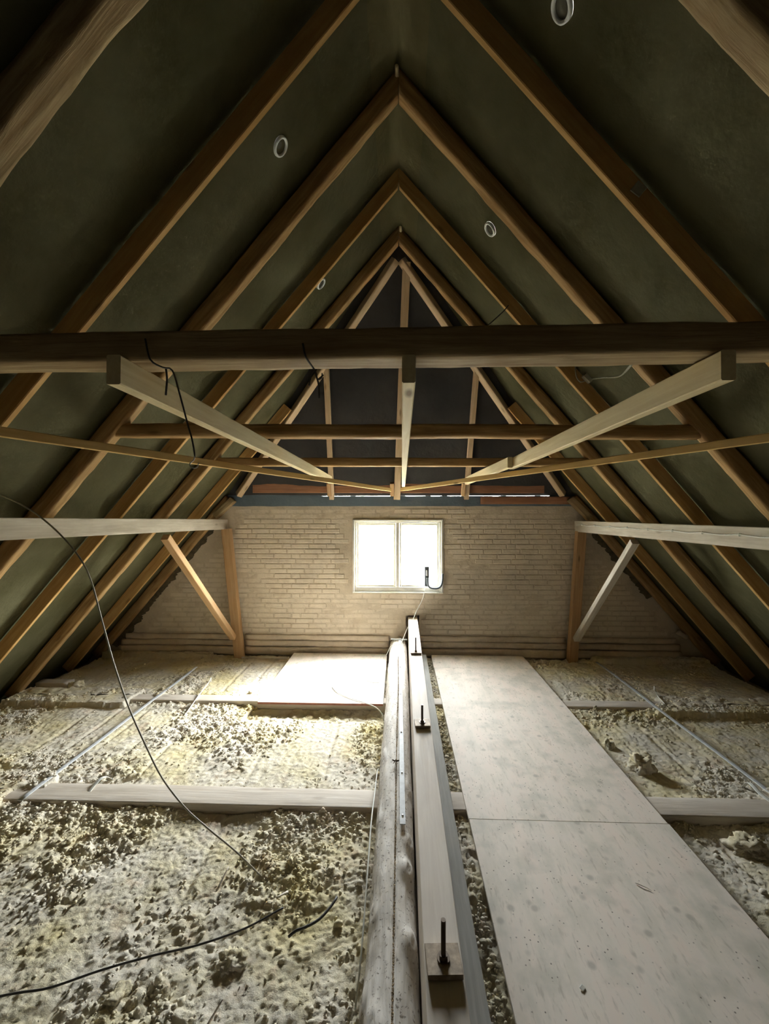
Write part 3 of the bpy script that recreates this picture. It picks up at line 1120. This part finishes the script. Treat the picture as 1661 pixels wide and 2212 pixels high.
def tufts(name, pts, sizes, parent):
    k = len(pts)
    nv = len(ICO1_V)
    V = np.repeat(ICO1_V[None], k, 0)
    V = V * (1 + RNG.uniform(-0.35, 0.35, (k, nv, 1)))
    sc = np.stack([sizes * RNG.uniform(0.7, 1.5, k), sizes * RNG.uniform(0.7, 1.3, k), sizes * RNG.uniform(0.5, 0.95, k)], -1)
    V = V * sc[:, None, :]
    a = RNG.uniform(0, 6.28, k)
    ca, sa = np.cos(a)[:, None], np.sin(a)[:, None]
    V = np.stack([V[..., 0] * ca - V[..., 1] * sa, V[..., 0] * sa + V[..., 1] * ca, V[..., 2]], -1)
    V = V + pts[:, None, :]
    F = (ICO1_F[None] + (np.arange(k) * nv)[:, None, None]).reshape(-1, 3)
    o_ = obj(name, fast_mesh(name, V.reshape(-1, 3), F), 'wool', parent)
    return tag(o_, kind='stuff')


def wool(side, bay, x0, x1, name='insulation', label=None, ntuft=1500):
    y0, y1 = BAYS[bay]
    r_ = RES[bay]
    xs = np.arange(x0, x1 + r_ * 0.5, r_)
    ys = np.arange(y0, y1 + r_ * 0.5, r_)
    X, Y = np.meshgrid(xs, ys)
    H, mask = wool_height(X, Y, bay, side)
    jx = X + 0.35 * r_ * RNG.uniform(-1, 1, X.shape)
    jy = Y + 0.35 * r_ * RNG.uniform(-1, 1, X.shape)
    H = H + 0.11 * r_ * RNG.uniform(-1, 1, X.shape)
    o_ = obj(name, fast_mesh(name, np.stack([jx, jy, H], -1).reshape(-1, 3), grid_faces(len(xs), len(ys))), 'wool')
    tag(o_, label, 'insulation', 'mineral wool bays', 'stuff')
    # loose tufts on the clumpy spots
    want = int(ntuft)
    px = RNG.uniform(x0 + 0.03, x1 - 0.03, want * 6)
    py = RNG.uniform(y0 + 0.03, y1 - 0.03, want * 6)
    hh, mm = wool_height(px[None], py[None], bay, side)
    keep = (RNG.uniform(0, 1, want * 6) < (mm[0] ** 1.5 * 0.9 + 0.03)) & (hh[0] > 0.065)
    px, py, hh = px[keep][:want], py[keep][:want], hh[0][keep][:want]
    sz = RNG.uniform(0.003, 0.009, len(px)) * (1 + 0.9 * (RNG.uniform(0, 1, len(px)) > 0.9))
    tufts('loose_tufts', np.stack([px, py, hh + sz * 0.3], -1), sz, o_)
    return o_


NT = {0: 5200, 1: 4200, 2: 2600}
for bay in BAYS:
    wool(-1, bay, -3.95, -0.07, label=WLAB[(-1, bay)], ntuft=NT[bay])
    wool(1, bay, 1.52, 3.95, label=WLAB[(1, bay)], ntuft=NT[bay] // 2)
# strip of wool in the gap between the runner board and the long plywood
BAYS[9] = (1.0, 5.46)
RES[9] = 0.010
xs = np.arange(0.28, 0.62, 0.010)
ys = np.arange(1.0, 5.45, 0.010)
X, Y = np.meshgrid(xs, ys)
H, mask = wool_height(X, Y, 9, 1)
gm = np.clip((fbm(X * 3, Y * 2.2, 77, 2) - 0.40) * 4, 0, 1)
H = 0.085 + 0.055 * gm + 0.02 * blobs(X / 0.05, Y / 0.05, 3) + 0.014 * blobs(X / 0.025, Y / 0.025, 4) + 0.006 * blobs(X / 0.012, Y / 0.012, 8)
H = np.where(X > 0.40, np.minimum(H, 0.176), H)
gapw = obj('insulation', fast_mesh('insulation', np.stack([X, Y, H], -1).reshape(-1, 3), grid_faces(len(xs), len(ys))), 'wool')
tag(gapw, 'narrow strip of mineral wool in the gap left of the long plywood', 'insulation', 'mineral wool bays', 'stuff')
px = RNG.uniform(0.30, 0.415, 1500)
py = RNG.uniform(1.05, 5.3, 1500)
tufts('loose_tufts', np.stack([px, py, 0.125 + RNG.uniform(0, 0.03, 1500)], -1), RNG.uniform(0.005, 0.014, 1500), gapw)


# separate lumps lying on the wool
def lump(loc, size, seed, label):
    V = ICO_V.copy()
    out = []
    for v in V:
        p = Vector(v)
        d = 1 + 0.6 * mn.noise(p * 1.6 + Vector((seed, 0, 0))) + 0.35 * mn.noise(p * 4 + Vector((0, seed, 0))) + 0.2 * mn.noise(p * 9 + Vector((0, seed, 0)))
        out.append((p.x * d * size[0], p.y * d * size[1], max(-0.35, p.z * d) * size[2]))
    o_ = obj('wool_lump', mesh('wool_lump', out, [tuple(int(i) for i in f) for f in ICO_F], True), 'wool', None, T(*loc))
    return tag(o_, label, 'insulation lump', 'loose wool lumps')


lump((1.83, 3.17, 0.145), (0.075, 0.07, 0.095), 2.0, 'largest pale wool lump lying right of the long plywood')
lump((1.735, 3.46, 0.125), (0.045, 0.045, 0.06), 9.0, 'smaller pale wool lump close to the long plywood edge')
lump((2.02, 2.45, 0.125), (0.10, 0.08, 0.06), 14.0, 'yellowish flat wool lump in front of the right joist end')
lump((-1.93, 2.95, 0.11), (0.05, 0.05, 0.05), 21.0, 'wool lump behind the left part of the middle joist')
lump((-0.72, 1.76, 0.125), (0.055, 0.05, 0.028), 25.0, 'wool lump beside the black rod left of the log')
lump((-1.13, 1.60, 0.125), (0.06, 0.05, 0.026), 29.0, 'wool lump in the foreground before the middle of the black rod')

# ------------------------------------------------------------------ plywood sheets
def sheet(x0, x1, y0, y1, z, t, label, edge=None, skew=0.0):
    o_ = empty('plywood_sheet', ((x0 + x1) / 2, (y0 + y1) / 2, z - t), label, 'plywood', 'plywood sheets')
    obj('panel', box_mesh('panel', x1 - x0, y1 - y0, t, 0.0015), 'ply', o_, T((x0 + x1) / 2, (y0 + y1) / 2, z - t / 2) @ Matrix.Rotation(skew, 4, 'Z'))
    if edge:
        obj('front_edge', box_mesh('front_edge', x1 - x0 - 0.004, 0.003, t * 0.96, 0), 'edge', o_, T((x0 + x1) / 2, y0 - 0.001, z - t / 2))
    return o_


sheet(-1.385, -0.150, 4.000, 5.410, 0.205, 0.020, 'small plywood sheet left of the log, flooded with light below the window', True)
sheet(0.424, 1.612, 4.972, 5.410, 0.199, 0.018, 'short cut plywood strip right of the beam at the gable wall')
sheet(0.427, 1.616, 2.530, 4.970, 0.199, 0.018, 'long plywood walking sheet right of the beam, middle of the walkway')
sheet(0.430, 1.622, 0.088, 2.528, 0.199, 0.018, 'plywood walking sheet right of the beam, nearest the viewer')

# ------------------------------------------------------------------ the log
log = empty('log_beam', (-0.02, 5.44, 0.18), 'dusty old log lying on the joists with a long crack along its top', 'log')
NL, KL = 260, 96
LY0, LY1 = 5.46, 0.3
lv, lf = [], []
KN = [(1.95, 0.9, 0.030), (2.12, 0.75, 0.022), (1.62, 0.8, 0.03), (1.75, 2.5, 0.012), (1.45, 2.8, 0.014), (2.3, 2.6, 0.010), (2.9, 2.5, 0.010), (3.4, 2.5, 0.010), (2.55, 0.7, 0.014), (1.36, 2.2, 0.012)]
for i in range(NL + 1):
    y = LY0 + (LY1 - LY0) * i / NL
    t = (y - 1.3) / 4.1
    cx = -0.030 + 0.026 * t + 0.006 * mn.noise((y * 0.9, 1, 1))
    R = 0.101 + 0.010 * t + 0.004 * mn.noise((y * 1.5, 2, 2))
    ca = math.pi / 2 - 0.09 + 0.05 * mn.noise((y * 1.6, 3, 3))
    for k in range(KL):
        a = 2 * math.pi * k / KL
        rr = R + 0.006 * mn.noise((y * 3, math.cos(a) * 2, math.sin(a) * 2)) + 0.0035 * mn.noise((y * 14, math.cos(a) * 6, math.sin(a) * 6))
        for ky, ka, kh in KN:
            dd = ((y - ky) / 0.05) ** 2 + (((a - ka + math.pi) % (2 * math.pi) - math.pi) / 0.32) ** 2
            if dd < 9:
                rr += kh * math.exp(-dd) - kh * 0.9 * math.exp(-dd * 9)
        # flattened crown
        if math.sin(a) > 0.86:
            rr = rr * (1 - 0.5 * (math.sin(a) - 0.86))
        # open drying crack along the crown
        dc = (a - ca + math.pi) % (2 * math.pi) - math.pi
        if abs(dc) < 0.16 and y < 4.95:
            wdt = 0.095 + 0.03 * mn.noise((y * 4, 4, 2)) + 0.02 * mn.noise((y * 17, 4, 9))
            rr -= 0.042 * max(0.0, 1 - abs(dc) / max(0.06, wdt)) * min(1, (4.95 - y) * 4)
        lv.append((cx + rr * math.cos(a), y, 0.293 + rr * 1.02 * math.sin(a)))
for i in range(NL):
    for k in range(KL):
        a, b_ = i * KL + k, i * KL + (k + 1) % KL
        lf.append((a, a + KL, b_ + KL, b_))
lf.append(tuple(range(KL)))
lf.append(tuple(reversed(range(NL * KL, NL * KL + KL))))
me = mesh('trunk', [(y - LY1, -x, z) for x, y, z in lv], lf, True)
LM = Matrix(((0, -1, 0, 0), (1, 0, 0, LY1), (0, 0, 1, 0), (0, 0, 0, 1)))
trunk = obj('trunk', me, 'log', log, LM)


def log_top(y, dx=0.0):
    t = (y - 1.3) / 4.1
    cx = -0.030 + 0.026 * t + 0.006 * mn.noise((y * 0.9, 1, 1))
    R = 0.101 + 0.010 * t + 0.004 * mn.noise((y * 1.5, 2, 2))
    return cx, 0.293 + math.sqrt(max(0.0004, R * R - dx * dx)) * 1.02 * (0.93 if abs(dx) < 0.05 else 0.97)


# crumbs caught in the crack
k = 2200
py = RNG.uniform(0.5, 5.0, k)
pp = []
for y in py:
    cx, tz = log_top(y)
    ca = math.pi / 2 - 0.09 + 0.05 * mn.noise((y * 1.6, 3, 3))
    rr = (tz - 0.293) / 1.02 - 0.018
    pp.append((cx + rr * math.cos(ca) + random.uniform(-0.004, 0.004), y, 0.293 + 1.02 * rr * math.sin(ca) + random.uniform(-0.003, 0.002)))
ot = tufts('crack_crumbs', np.array(pp), RNG.uniform(0.0012, 0.0032, k), log)
ot.data.materials.clear()
ot.data.materials.append(M['debris'])

# steel strip screwed on the log
st = empty('steel_strip', (0.02, 2.2, 0.40), 'narrow galvanised steel strip screwed along the top of the log', 'steel strip')
sv, sf = [], []
ns = 60
for i in range(ns + 1):
    y = 2.19 + (5.42 - 2.19) * i / ns
    x = 0.022 - 0.006 * (y - 2.19) / 3.2
    cx, tz = log_top(y, x - (-0.03 + 0.026 * (y - 1.3) / 4.1))
    z = 0.408
    sv += [(x - 0.015, y, z), (x + 0.015, y, z), (x + 0.015, y, z + 0.006), (x - 0.015, y, z + 0.006)]
for i in range(ns):
    for j in range(4):
        a, b_ = i * 4 + j, i * 4 + (j + 1) % 4
        sf.append((a, a + 4, b_ + 4, b_))
sf += [(0, 1, 2, 3), tuple(reversed(range(ns * 4, ns * 4 + 4)))]
obj('flat_bar', mesh('flat_bar', sv, sf), 'strip', st)
for y in (2.25, 2.62, 3.10, 3.75, 4.4, 5.0):
    x = 0.022 - 0.006 * (y - 2.19) / 3.2
    me, org = tube_mesh('screw_head', [(x, y, 0.412), (x, y, 0.418)], 0.006, n=10, step=0.01)
    obj('screw_head', me, 'rod' if y in (3.10, 4.4) else 'steel', st, T(*org))

# steel bracket between the log end and the beam
o = beam('steel_bracket', (-0.10, 5.36, 0.418), (0.11, 5.36, 0.412), 0.05, 0.007, 'strip')
tag(o, 'flat steel bracket across the far end of the log', 'bracket')

# ------------------------------------------------------------------ strongback beam with bolts
o = beam('strongback_beam', (0.128, 0.3, 0.4435), (0.189, 5.62, 0.4435), 0.121, 0.433, 'beam', rough=0.0016, r=0.005)
tag(o, 'tall pale dusty beam running beside the log into the wall pocket', 'beam')
o = beam('runner_board', (0.215, 0.3, 0.201), (0.245, 5.38, 0.201), 0.225, 0.042, 'runner', rough=0.003, r=0.005)
tag(o, 'low grey runner board under the right side of the pale beam', 'board')


def beam_x(y):
    return 0.128 + (0.189 - 0.128) * (y - 0.3) / 5.32


for y, sx, sy, hh, lab in ((4.12, 0.105, 0.085, 0.14, 'rusty clamp plate with threaded rod on the beam, nearest the gable wall'),
                           (2.735, 0.100, 0.095, 0.115, 'rusty clamp plate with threaded rod halfway along the beam'),
                           (1.290, 0.108, 0.095, 0.120, 'rusty clamp plate with tall threaded rod nearest the viewer')):
    x = beam_x(y)
    e = empty('clamp_plate', (x, y, 0.661), lab, 'clamp plate', 'clamp plates on the beam')
    obj('plate', box_mesh('plate', sx, sy, 0.016, 0.0015), 'rust', e, T(x, y, 0.6705) @ Matrix.Rotation(0.05, 4, 'Z'))
    # nut
    bm = bmesh.new()
    bmesh.ops.create_cone(bm, cap_ends=True, segments=6, radius1=0.014, radius2=0.014, depth=0.014)
    me = bpy.data.meshes.new('nut')
    bm.to_mesh(me)
    bm.free()
    obj('nut', me, 'rod', e, T(x, y, 0.686))
    bm = bmesh.new()
    bmesh.ops.create_cone(bm, cap_ends=True, segments=16, radius1=0.020, radius2=0.020, depth=0.003)
    me = bpy.data.meshes.new('washer')
    bm.to_mesh(me)
    bm.free()
    obj('washer', me, 'rod', e, T(x, y, 0.680))
    # threaded rod: rings of slightly different radius
    rv2, rf2 = [], []
    nr = int(hh / 0.0016)
    for i in range(nr + 1):
        rad = 0.0068 + (0.0009 if i % 2 else 0)
        for k in range(12):
            a = 2 * math.pi * k / 12
            rv2.append((rad * math.cos(a), rad * math.sin(a), hh * i / nr))
    for i in range(nr):
        for k in range(12):
            a, b_ = i * 12 + k, i * 12 + (k + 1) % 12
            rf2.append((a, b_, b_ + 12, a + 12))
    rf2.append(tuple(range(nr * 12, nr * 12 + 12)))
    obj('threaded_rod', mesh('threaded_rod', rv2, rf2, False), 'rod', e, T(x, y, 0.679))

# ------------------------------------------------------------------ vent rings in the membrane
def ring(x, y, lab):
    s = 1 if x > 0 else -1
    z = ZM - abs(x) * TAN
    nrm = Vector((-s * math.sin(TH), 0, -math.cos(TH)))
    c = Vector((x, y, z)) + nrm * 0.016
    m4, L = frame(c, c + Vector((0, 1, 0)), nrm)
    e = bpy.data.objects.new('vent_ring', None)
    COL.objects.link(e)
    e.matrix_basis = m4
    tag(e, lab, 'vent', 'membrane vent rings')
    vs, fs = [], []
    prof = [(0.038, -0.014), (0.039, 0.002), (0.042, 0.006), (0.050, 0.006), (0.053, 0.002), (0.054, -0.014)]
    N = 40
    for i in range(N):
        a = 2 * math.pi * i / N
        for r_, h_ in prof:
            vs.append((r_ * math.cos(a), r_ * math.sin(a), h_))
    P_ = len(prof)
    for i in range(N):
        for j in range(P_):
            a, b_ = i * P_ + j, i * P_ + (j + 1) % P_
            c_, d_ = ((i + 1) % N) * P_ + (j + 1) % P_, ((i + 1) % N) * P_ + j
            fs.append((a, d_, c_, b_))
    r_o = obj('collar_ring', mesh('collar_ring', vs, fs, True), 'ring', e, m4)
    vs = [(0.0385 * math.cos(2 * math.pi * i / N), 0.0385 * math.sin(2 * math.pi * i / N), -0.008) for i in range(N)] + [(0, 0, -0.004)]
    fs = [(i, (i + 1) % N, N) for i in range(N)]
    obj('mesh_disc', mesh('mesh_disc', vs, fs), 'ring_in', e, m4)


ring(-0.69, 2.355, 'pale vent ring on the left slope, the nearer of the two there')
ring(-0.715, 3.73, 'pale vent ring on the left slope, the farther of the two there')
ring(0.69, 3.10, 'pale vent ring on the right slope between the old and the sawn rafter')
ring(0.69, 1.745, 'pale vent ring on the right slope cut by the top of the picture')

# ------------------------------------------------------------------ cables
o = tube('loose_cable', [(-2.30, 2.03, 2.18), (-2.22, 2.08, 2.185), (-2.118, 2.12, 2.159), (-1.985, 2.14, 2.09), (-1.853, 2.15, 1.985), (-1.733, 2.16, 1.848),
                         (-1.664, 2.17, 1.71), (-1.608, 2.18, 1.483), (-1.551, 2.19, 1.254), (-1.48, 2.2, 1.024), (-1.39, 2.2, 0.823),
                         (-1.287, 2.2, 0.624), (-1.153, 2.19, 0.47), (-1.022, 2.18, 0.369), (-0.866, 2.17, 0.257), (-0.728, 2.167, 0.13)],
         0.0045, 'cable_grey', n=8)
tag(o, 'long thin grey cable hanging from the left rafter down to the insulation', 'cable')
o = tube('ground_rod', [(-1.75, 1.49, 0.16), (-1.59, 1.554, 0.17), (-1.505, 1.582, 0.165), (-1.399, 1.613, 0.155), (-1.237, 1.677, 0.16), (-1.055, 1.734, 0.165),
                        (-0.878, 1.785, 0.165), (-0.699, 1.858, 0.17), (-0.55, 1.951, 0.18)], 0.0042, 'black', n=8)
tag(o, 'long thin black rod lying across the foreground insulation', 'rod')
o = tube('black_strip', [(-0.50, 1.855, 0.14), (-0.468, 1.87, 0.155), (-0.428, 1.882, 0.16), (-0.371, 1.922, 0.16), (-0.326, 1.981, 0.165), (-0.304, 2.024, 0.17)], 0.006, 'black', n=8)
tag(o, 'short curved black strip on the insulation near the log', 'strip')
for s, pts, lab in ((0, [(-0.565, 2.08, 0.135), (-0.60, 2.00, 0.18)], 'thin pale wooden splinter by the end of the black rod'),
                    (1, [(-0.935, 2.09, 0.12), (-0.915, 2.19, 0.16)], 'thin grey splinter lying left of the cable end'),
                    (2, [(-0.73, 1.50, 0.13), (-0.675, 1.56, 0.20)], 'thin grey splinter standing in the foreground wool')):
    o = tube('splinter', pts, 0.006, 'joist', n=6, r_end=0.003)
    tag(o, lab, 'splinter', 'splinters in the wool')

# steel straps along the floor
for x, ya, yb, lab in ((-2.465, 2.60, 4.92, 'long grey steel strap lying along the left floor'), (2.490, 2.40, 5.24, 'long grey steel strap lying along the right floor')):
    pts = []
    n_ = 12
    for i in range(n_ + 1):
        y = ya + (yb - ya) * i / n_
        pts.append((x + 0.02 * mn.noise((y, x, 0)) + 0.02 * (1 if x < 0 else -1) * i / n_, y, 0.192 + 0.006 * mn.noise((y * 2, x, 4))))
    o = tube('steel_strap', pts, 0.02, 'strip', flat=(0.019, 0.003), n=8, step=0.05)
    tag(o, lab, 'strap', 'steel straps')
for pts, lab in (([(-2.13, 4.60, 0.10), (-2.11, 4.56, 0.20), (-2.06, 4.39, 0.215), (-2.045, 4.16, 0.192), (-2.032, 3.83, 0.13)], 'short bent white strap over the far left joist'),
                 ([(-2.05, 2.91, 0.13), (-2.075, 2.84, 0.20), (-2.095, 2.77, 0.190), (-2.09, 2.60, 0.14)], 'short white strap over the middle left joist'),
                 ([(2.76, 4.56, 0.10), (2.735, 4.50, 0.20), (2.623, 4.27, 0.205), (2.601, 4.13, 0.192), (2.605, 4.00, 0.12)], 'short bent white strap over the far right joist'),
                 ([(2.425, 2.99, 0.13), (2.42, 2.93, 0.2), (2.40, 2.82, 0.2), (2.41, 2.72, 0.192), (2.44, 2.60, 0.14)], 'short white strap over the middle right joist')):
    o = tube('bent_strap', pts, 0.012, 'cable_white', flat=(0.014, 0.002), n=8, step=0.02)
    tag(o, lab, 'strap', 'bent straps over the joists')

# window stay with its hose
ws = empty('window_stay', (0.374, 5.485, 1.09), 'dark grey window stay with curved hose in front of the right pane', 'window stay')
box('body', 0.344, 0.404, 5.470, 5.500, 1.085, 1.347, 'device', ws, 0.006)
box('clip', 0.362, 0.386, 5.460, 5.472, 1.225, 1.30, 'strip', ws, 0.003)
tube('hose', [(0.380, 5.468, 1.20), (0.384, 5.464, 1.13), (0.402, 5.462, 1.085), (0.445, 5.462, 1.062), (0.515, 5.465, 1.062), (0.560, 5.472, 1.095), (0.578, 5.480, 1.16), (0.584, 5.488, 1.25)], 0.0135, 'device', ws, n=10, step=0.012)
o = tube('window_cable', [(0.356, 5.472, 1.09), (0.345, 5.47, 1.02), (0.312, 5.45, 0.909), (0.235, 5.41, 0.77), (0.185, 5.36, 0.672), (0.113, 5.3, 0.575), (0.06, 5.22, 0.475), (0.023, 5.14, 0.428), (-0.04, 5.13, 0.412), (-0.105, 5.16, 0.375), (-0.16, 5.24, 0.25), (-0.247, 5.33, 0.212), (-0.34, 5.31, 0.209)],
         0.0045, 'cable_white', n=8)
tag(o, 'thin white cable running from the window over the log end', 'cable', 'thin white cables')
o = tube('ply_cable', [(-0.71, 4.37, 0.210), (-0.653, 4.259, 0.212), (-0.542, 4.145, 0.212), (-0.343, 4.011, 0.212), (-0.226, 3.938, 0.205), (-0.158, 3.90, 0.16), (-0.137, 3.86, 0.11)], 0.0045, 'cable_white', n=8)
tag(o, 'thin white cable curling over the edge of the small plywood sheet', 'cable', 'thin white cables')
o = tube('log_cable', [(-0.135, 3.05, 0.14), (-0.15, 2.95, 0.22), (-0.155, 2.649, 0.25), (-0.160, 2.405, 0.255), (-0.158, 2.114, 0.24), (-0.158, 1.956, 0.22), (-0.160, 1.739, 0.18), (-0.17, 1.60, 0.12)], 0.004, 'cable_white', n=8)
tag(o, 'thin pale cable running close along the left flank of the log', 'cable', 'thin white cables')

# cord with hook below the near collar
rope = empty('hanging_cord', (-0.727, 1.30, 2.53), 'thin dark cord with a wire hook hanging from the near collar beam', 'cord')
tube('cord', [(-0.775, 1.235, 2.60), (-0.757, 1.232, 2.535), (-0.740, 1.27, 2.524), (-0.727, 1.30, 2.525), (-0.703, 1.3, 2.451), (-0.677, 1.3, 2.354), (-0.662, 1.3, 2.302), (-0.653, 1.3, 2.25)], 0.0028, 'black', rope, n=7, step=0.01)
tube('loose_end', [(-0.742, 1.29, 2.528), (-0.744, 1.3, 2.50), (-0.748, 1.3, 2.446)], 0.0032, 'black', rope, n=7, step=0.01)
tube('hook', [(-0.653, 1.3, 2.25), (-0.657, 1.3, 2.236), (-0.668, 1.3, 2.227), (-0.668, 1.3, 2.217), (-0.657, 1.3, 2.211), (-0.645, 1.3, 2.214), (-0.641, 1.3, 2.228)], 0.0016, 'steel', rope, n=7, step=0.004)
tw = empty('knotted_cord', (-0.27, 1.30, 2.53), 'short knotted dark cord hanging from the near collar left of the centre timber', 'cord')
tube('cord', [(-0.290, 1.238, 2.58), (-0.281, 1.24, 2.54), (-0.269, 1.3, 2.524), (-0.261, 1.3, 2.502), (-0.253, 1.3, 2.470), (-0.252, 1.3, 2.43)], 0.0030, 'black', tw, n=7, step=0.01)
tube('loose_end', [(-0.266, 1.3, 2.522), (-0.279, 1.3, 2.498), (-0.284, 1.3, 2.472)], 0.0026, 'black', tw, n=7, step=0.01)
tube('loose_end', [(-0.254, 1.36, 2.53), (-0.250, 1.33, 2.505), (-0.257, 1.3, 2.490), (-0.238, 1.3, 2.505)], 0.0022, 'black', tw, n=7, step=0.01)

# junction box on a right rafter
jb = empty('junction_box', (1.55, 3.43, 3.17), 'small grey junction box with looped cable on the right sawn rafter', 'junction box')
obj('housing', box_mesh('housing', 0.085, 0.035, 0.065, 0.008), 'cable_grey', jb, T(1.55, 3.428, 3.172) @ Matrix.Rotation(math.radians(45), 4, 'Y'))
tube('cable', [(1.52, 3.425, 3.14), (1.485, 3.42, 3.133), (1.457, 3.42, 3.165), (1.447, 3.425, 3.22), (1.449, 3.43, 3.29)], 0.005, 'cable_grey', jb, n=7)
tube('lead', [(1.575, 3.42, 3.155), (1.45, 3.0, 3.03), (1.15, 2.2, 2.78), (0.80, 1.45, 2.575), (0.762, 1.37, 2.56)], 0.0045, 'cable_grey', jb, n=7, step=0.05)
o = tube('rafter_wire', [(0.905, 3.43, 3.775), (0.86, 3.42, 3.72), (0.748, 3.42, 3.617), (0.69, 3.42, 3.57), (0.64, 3.42, 3.51)], 0.004, 'black', n=7)
tag(o, 'short dark wire dangling beside the right sawn rafter above the collar', 'wire')
o = obj('tape_patch', box_mesh('tape_patch', 0.055, 0.006, 0.06, 0.002), 'cable_grey', None, T(1.125, 1.972, 3.585) @ Matrix.Rotation(math.radians(40), 4, 'Y'))
tag(o, 'small grey tape patch on the face of the right sawn rafter', 'tape')

# scraps by the left eaves
o = beam('timber_offcut', (-3.98, 4.44, 0.16), (-3.62, 4.43, 0.165), 0.11, 0.075, 'joist', rough=0.003, r=0.006)
tag(o, 'short timber offcut lying at the left eaves behind the old rafter foot', 'timber offcut')
o = lump((-3.56, 4.42, 0.14), (0.09, 0.06, 0.06), 33.0, 'yellow wool lump beside the timber offcut at the left eaves')
o = beam('thin_lath', (-2.05, 5.33, 0.165), (-1.42, 5.31, 0.17), 0.03, 0.014, 'joist')
tag(o, 'thin lath lying at the wall foot left of the small plywood', 'lath')

# small scraps on the plywood, the log and in the gaps
o = tube('twig', [(1.192, 2.117, 0.203), (1.212, 2.100, 0.205), (1.235, 2.088, 0.203), (1.246, 2.074, 0.203)], 0.0024, 'joist', n=6, step=0.01, r_end=0.001)
tag(o, 'small dry brown twig lying on the near plywood sheet', 'twig')
o = obj('chip', box_mesh('chip', 0.020, 0.016, 0.003, 0.001), 'cable_white', None, T(0.721, 1.643, 0.202) @ Matrix.Rotation(0.7, 4, 'Z') @ Matrix.Rotation(0.15, 4, 'X'))
tag(o, 'tiny white chip lying on the near plywood sheet', 'chip')
o = tube('ply_wire', [(-0.365, 4.545, 0.209), (-0.30, 4.50, 0.209), (-0.23, 4.49, 0.209), (-0.155, 4.53, 0.212)], 0.0025, 'cable_grey', n=6)
tag(o, 'very thin wire arc on the small plywood beside the log', 'wire')
leaf = empty('dry_leaf', (-0.018, 2.745, 0.405), 'dark dry leaf caught on the crack of the log', 'leaf')
lvs = [(0, 0, 0.006)]
for i in range(28):
    a_ = 2 * math.pi * i / 28
    r_ = 0.017 + 0.011 * math.cos(5 * a_ - 1.2)
    lvs.append((r_ * math.cos(a_), r_ * 1.15 * math.sin(a_), 0.002 + 0.004 * math.sin(3 * a_)))
lfs = [(0, 1 + i, 1 + (i + 1) % 28) for i in range(28)]
obj('blade', mesh('blade', lvs, lfs), 'crack', leaf, T(-0.020, 2.745, 0.408))
tube('stalk', [(-0.020, 2.735, 0.409), (-0.017, 2.70, 0.406), (-0.018, 2.66, 0.403)], 0.002, 'crack', leaf, n=6, step=0.01)
o = beam('mortar_chunk', (3.60, 5.44, 0.52), (3.70, 5.43, 0.46), 0.07, 0.06, 'mortar2', rough=0.012, r=0.02)
tag(o, 'broken mortar chunk wedged at the right foot of the gable slope', 'mortar')
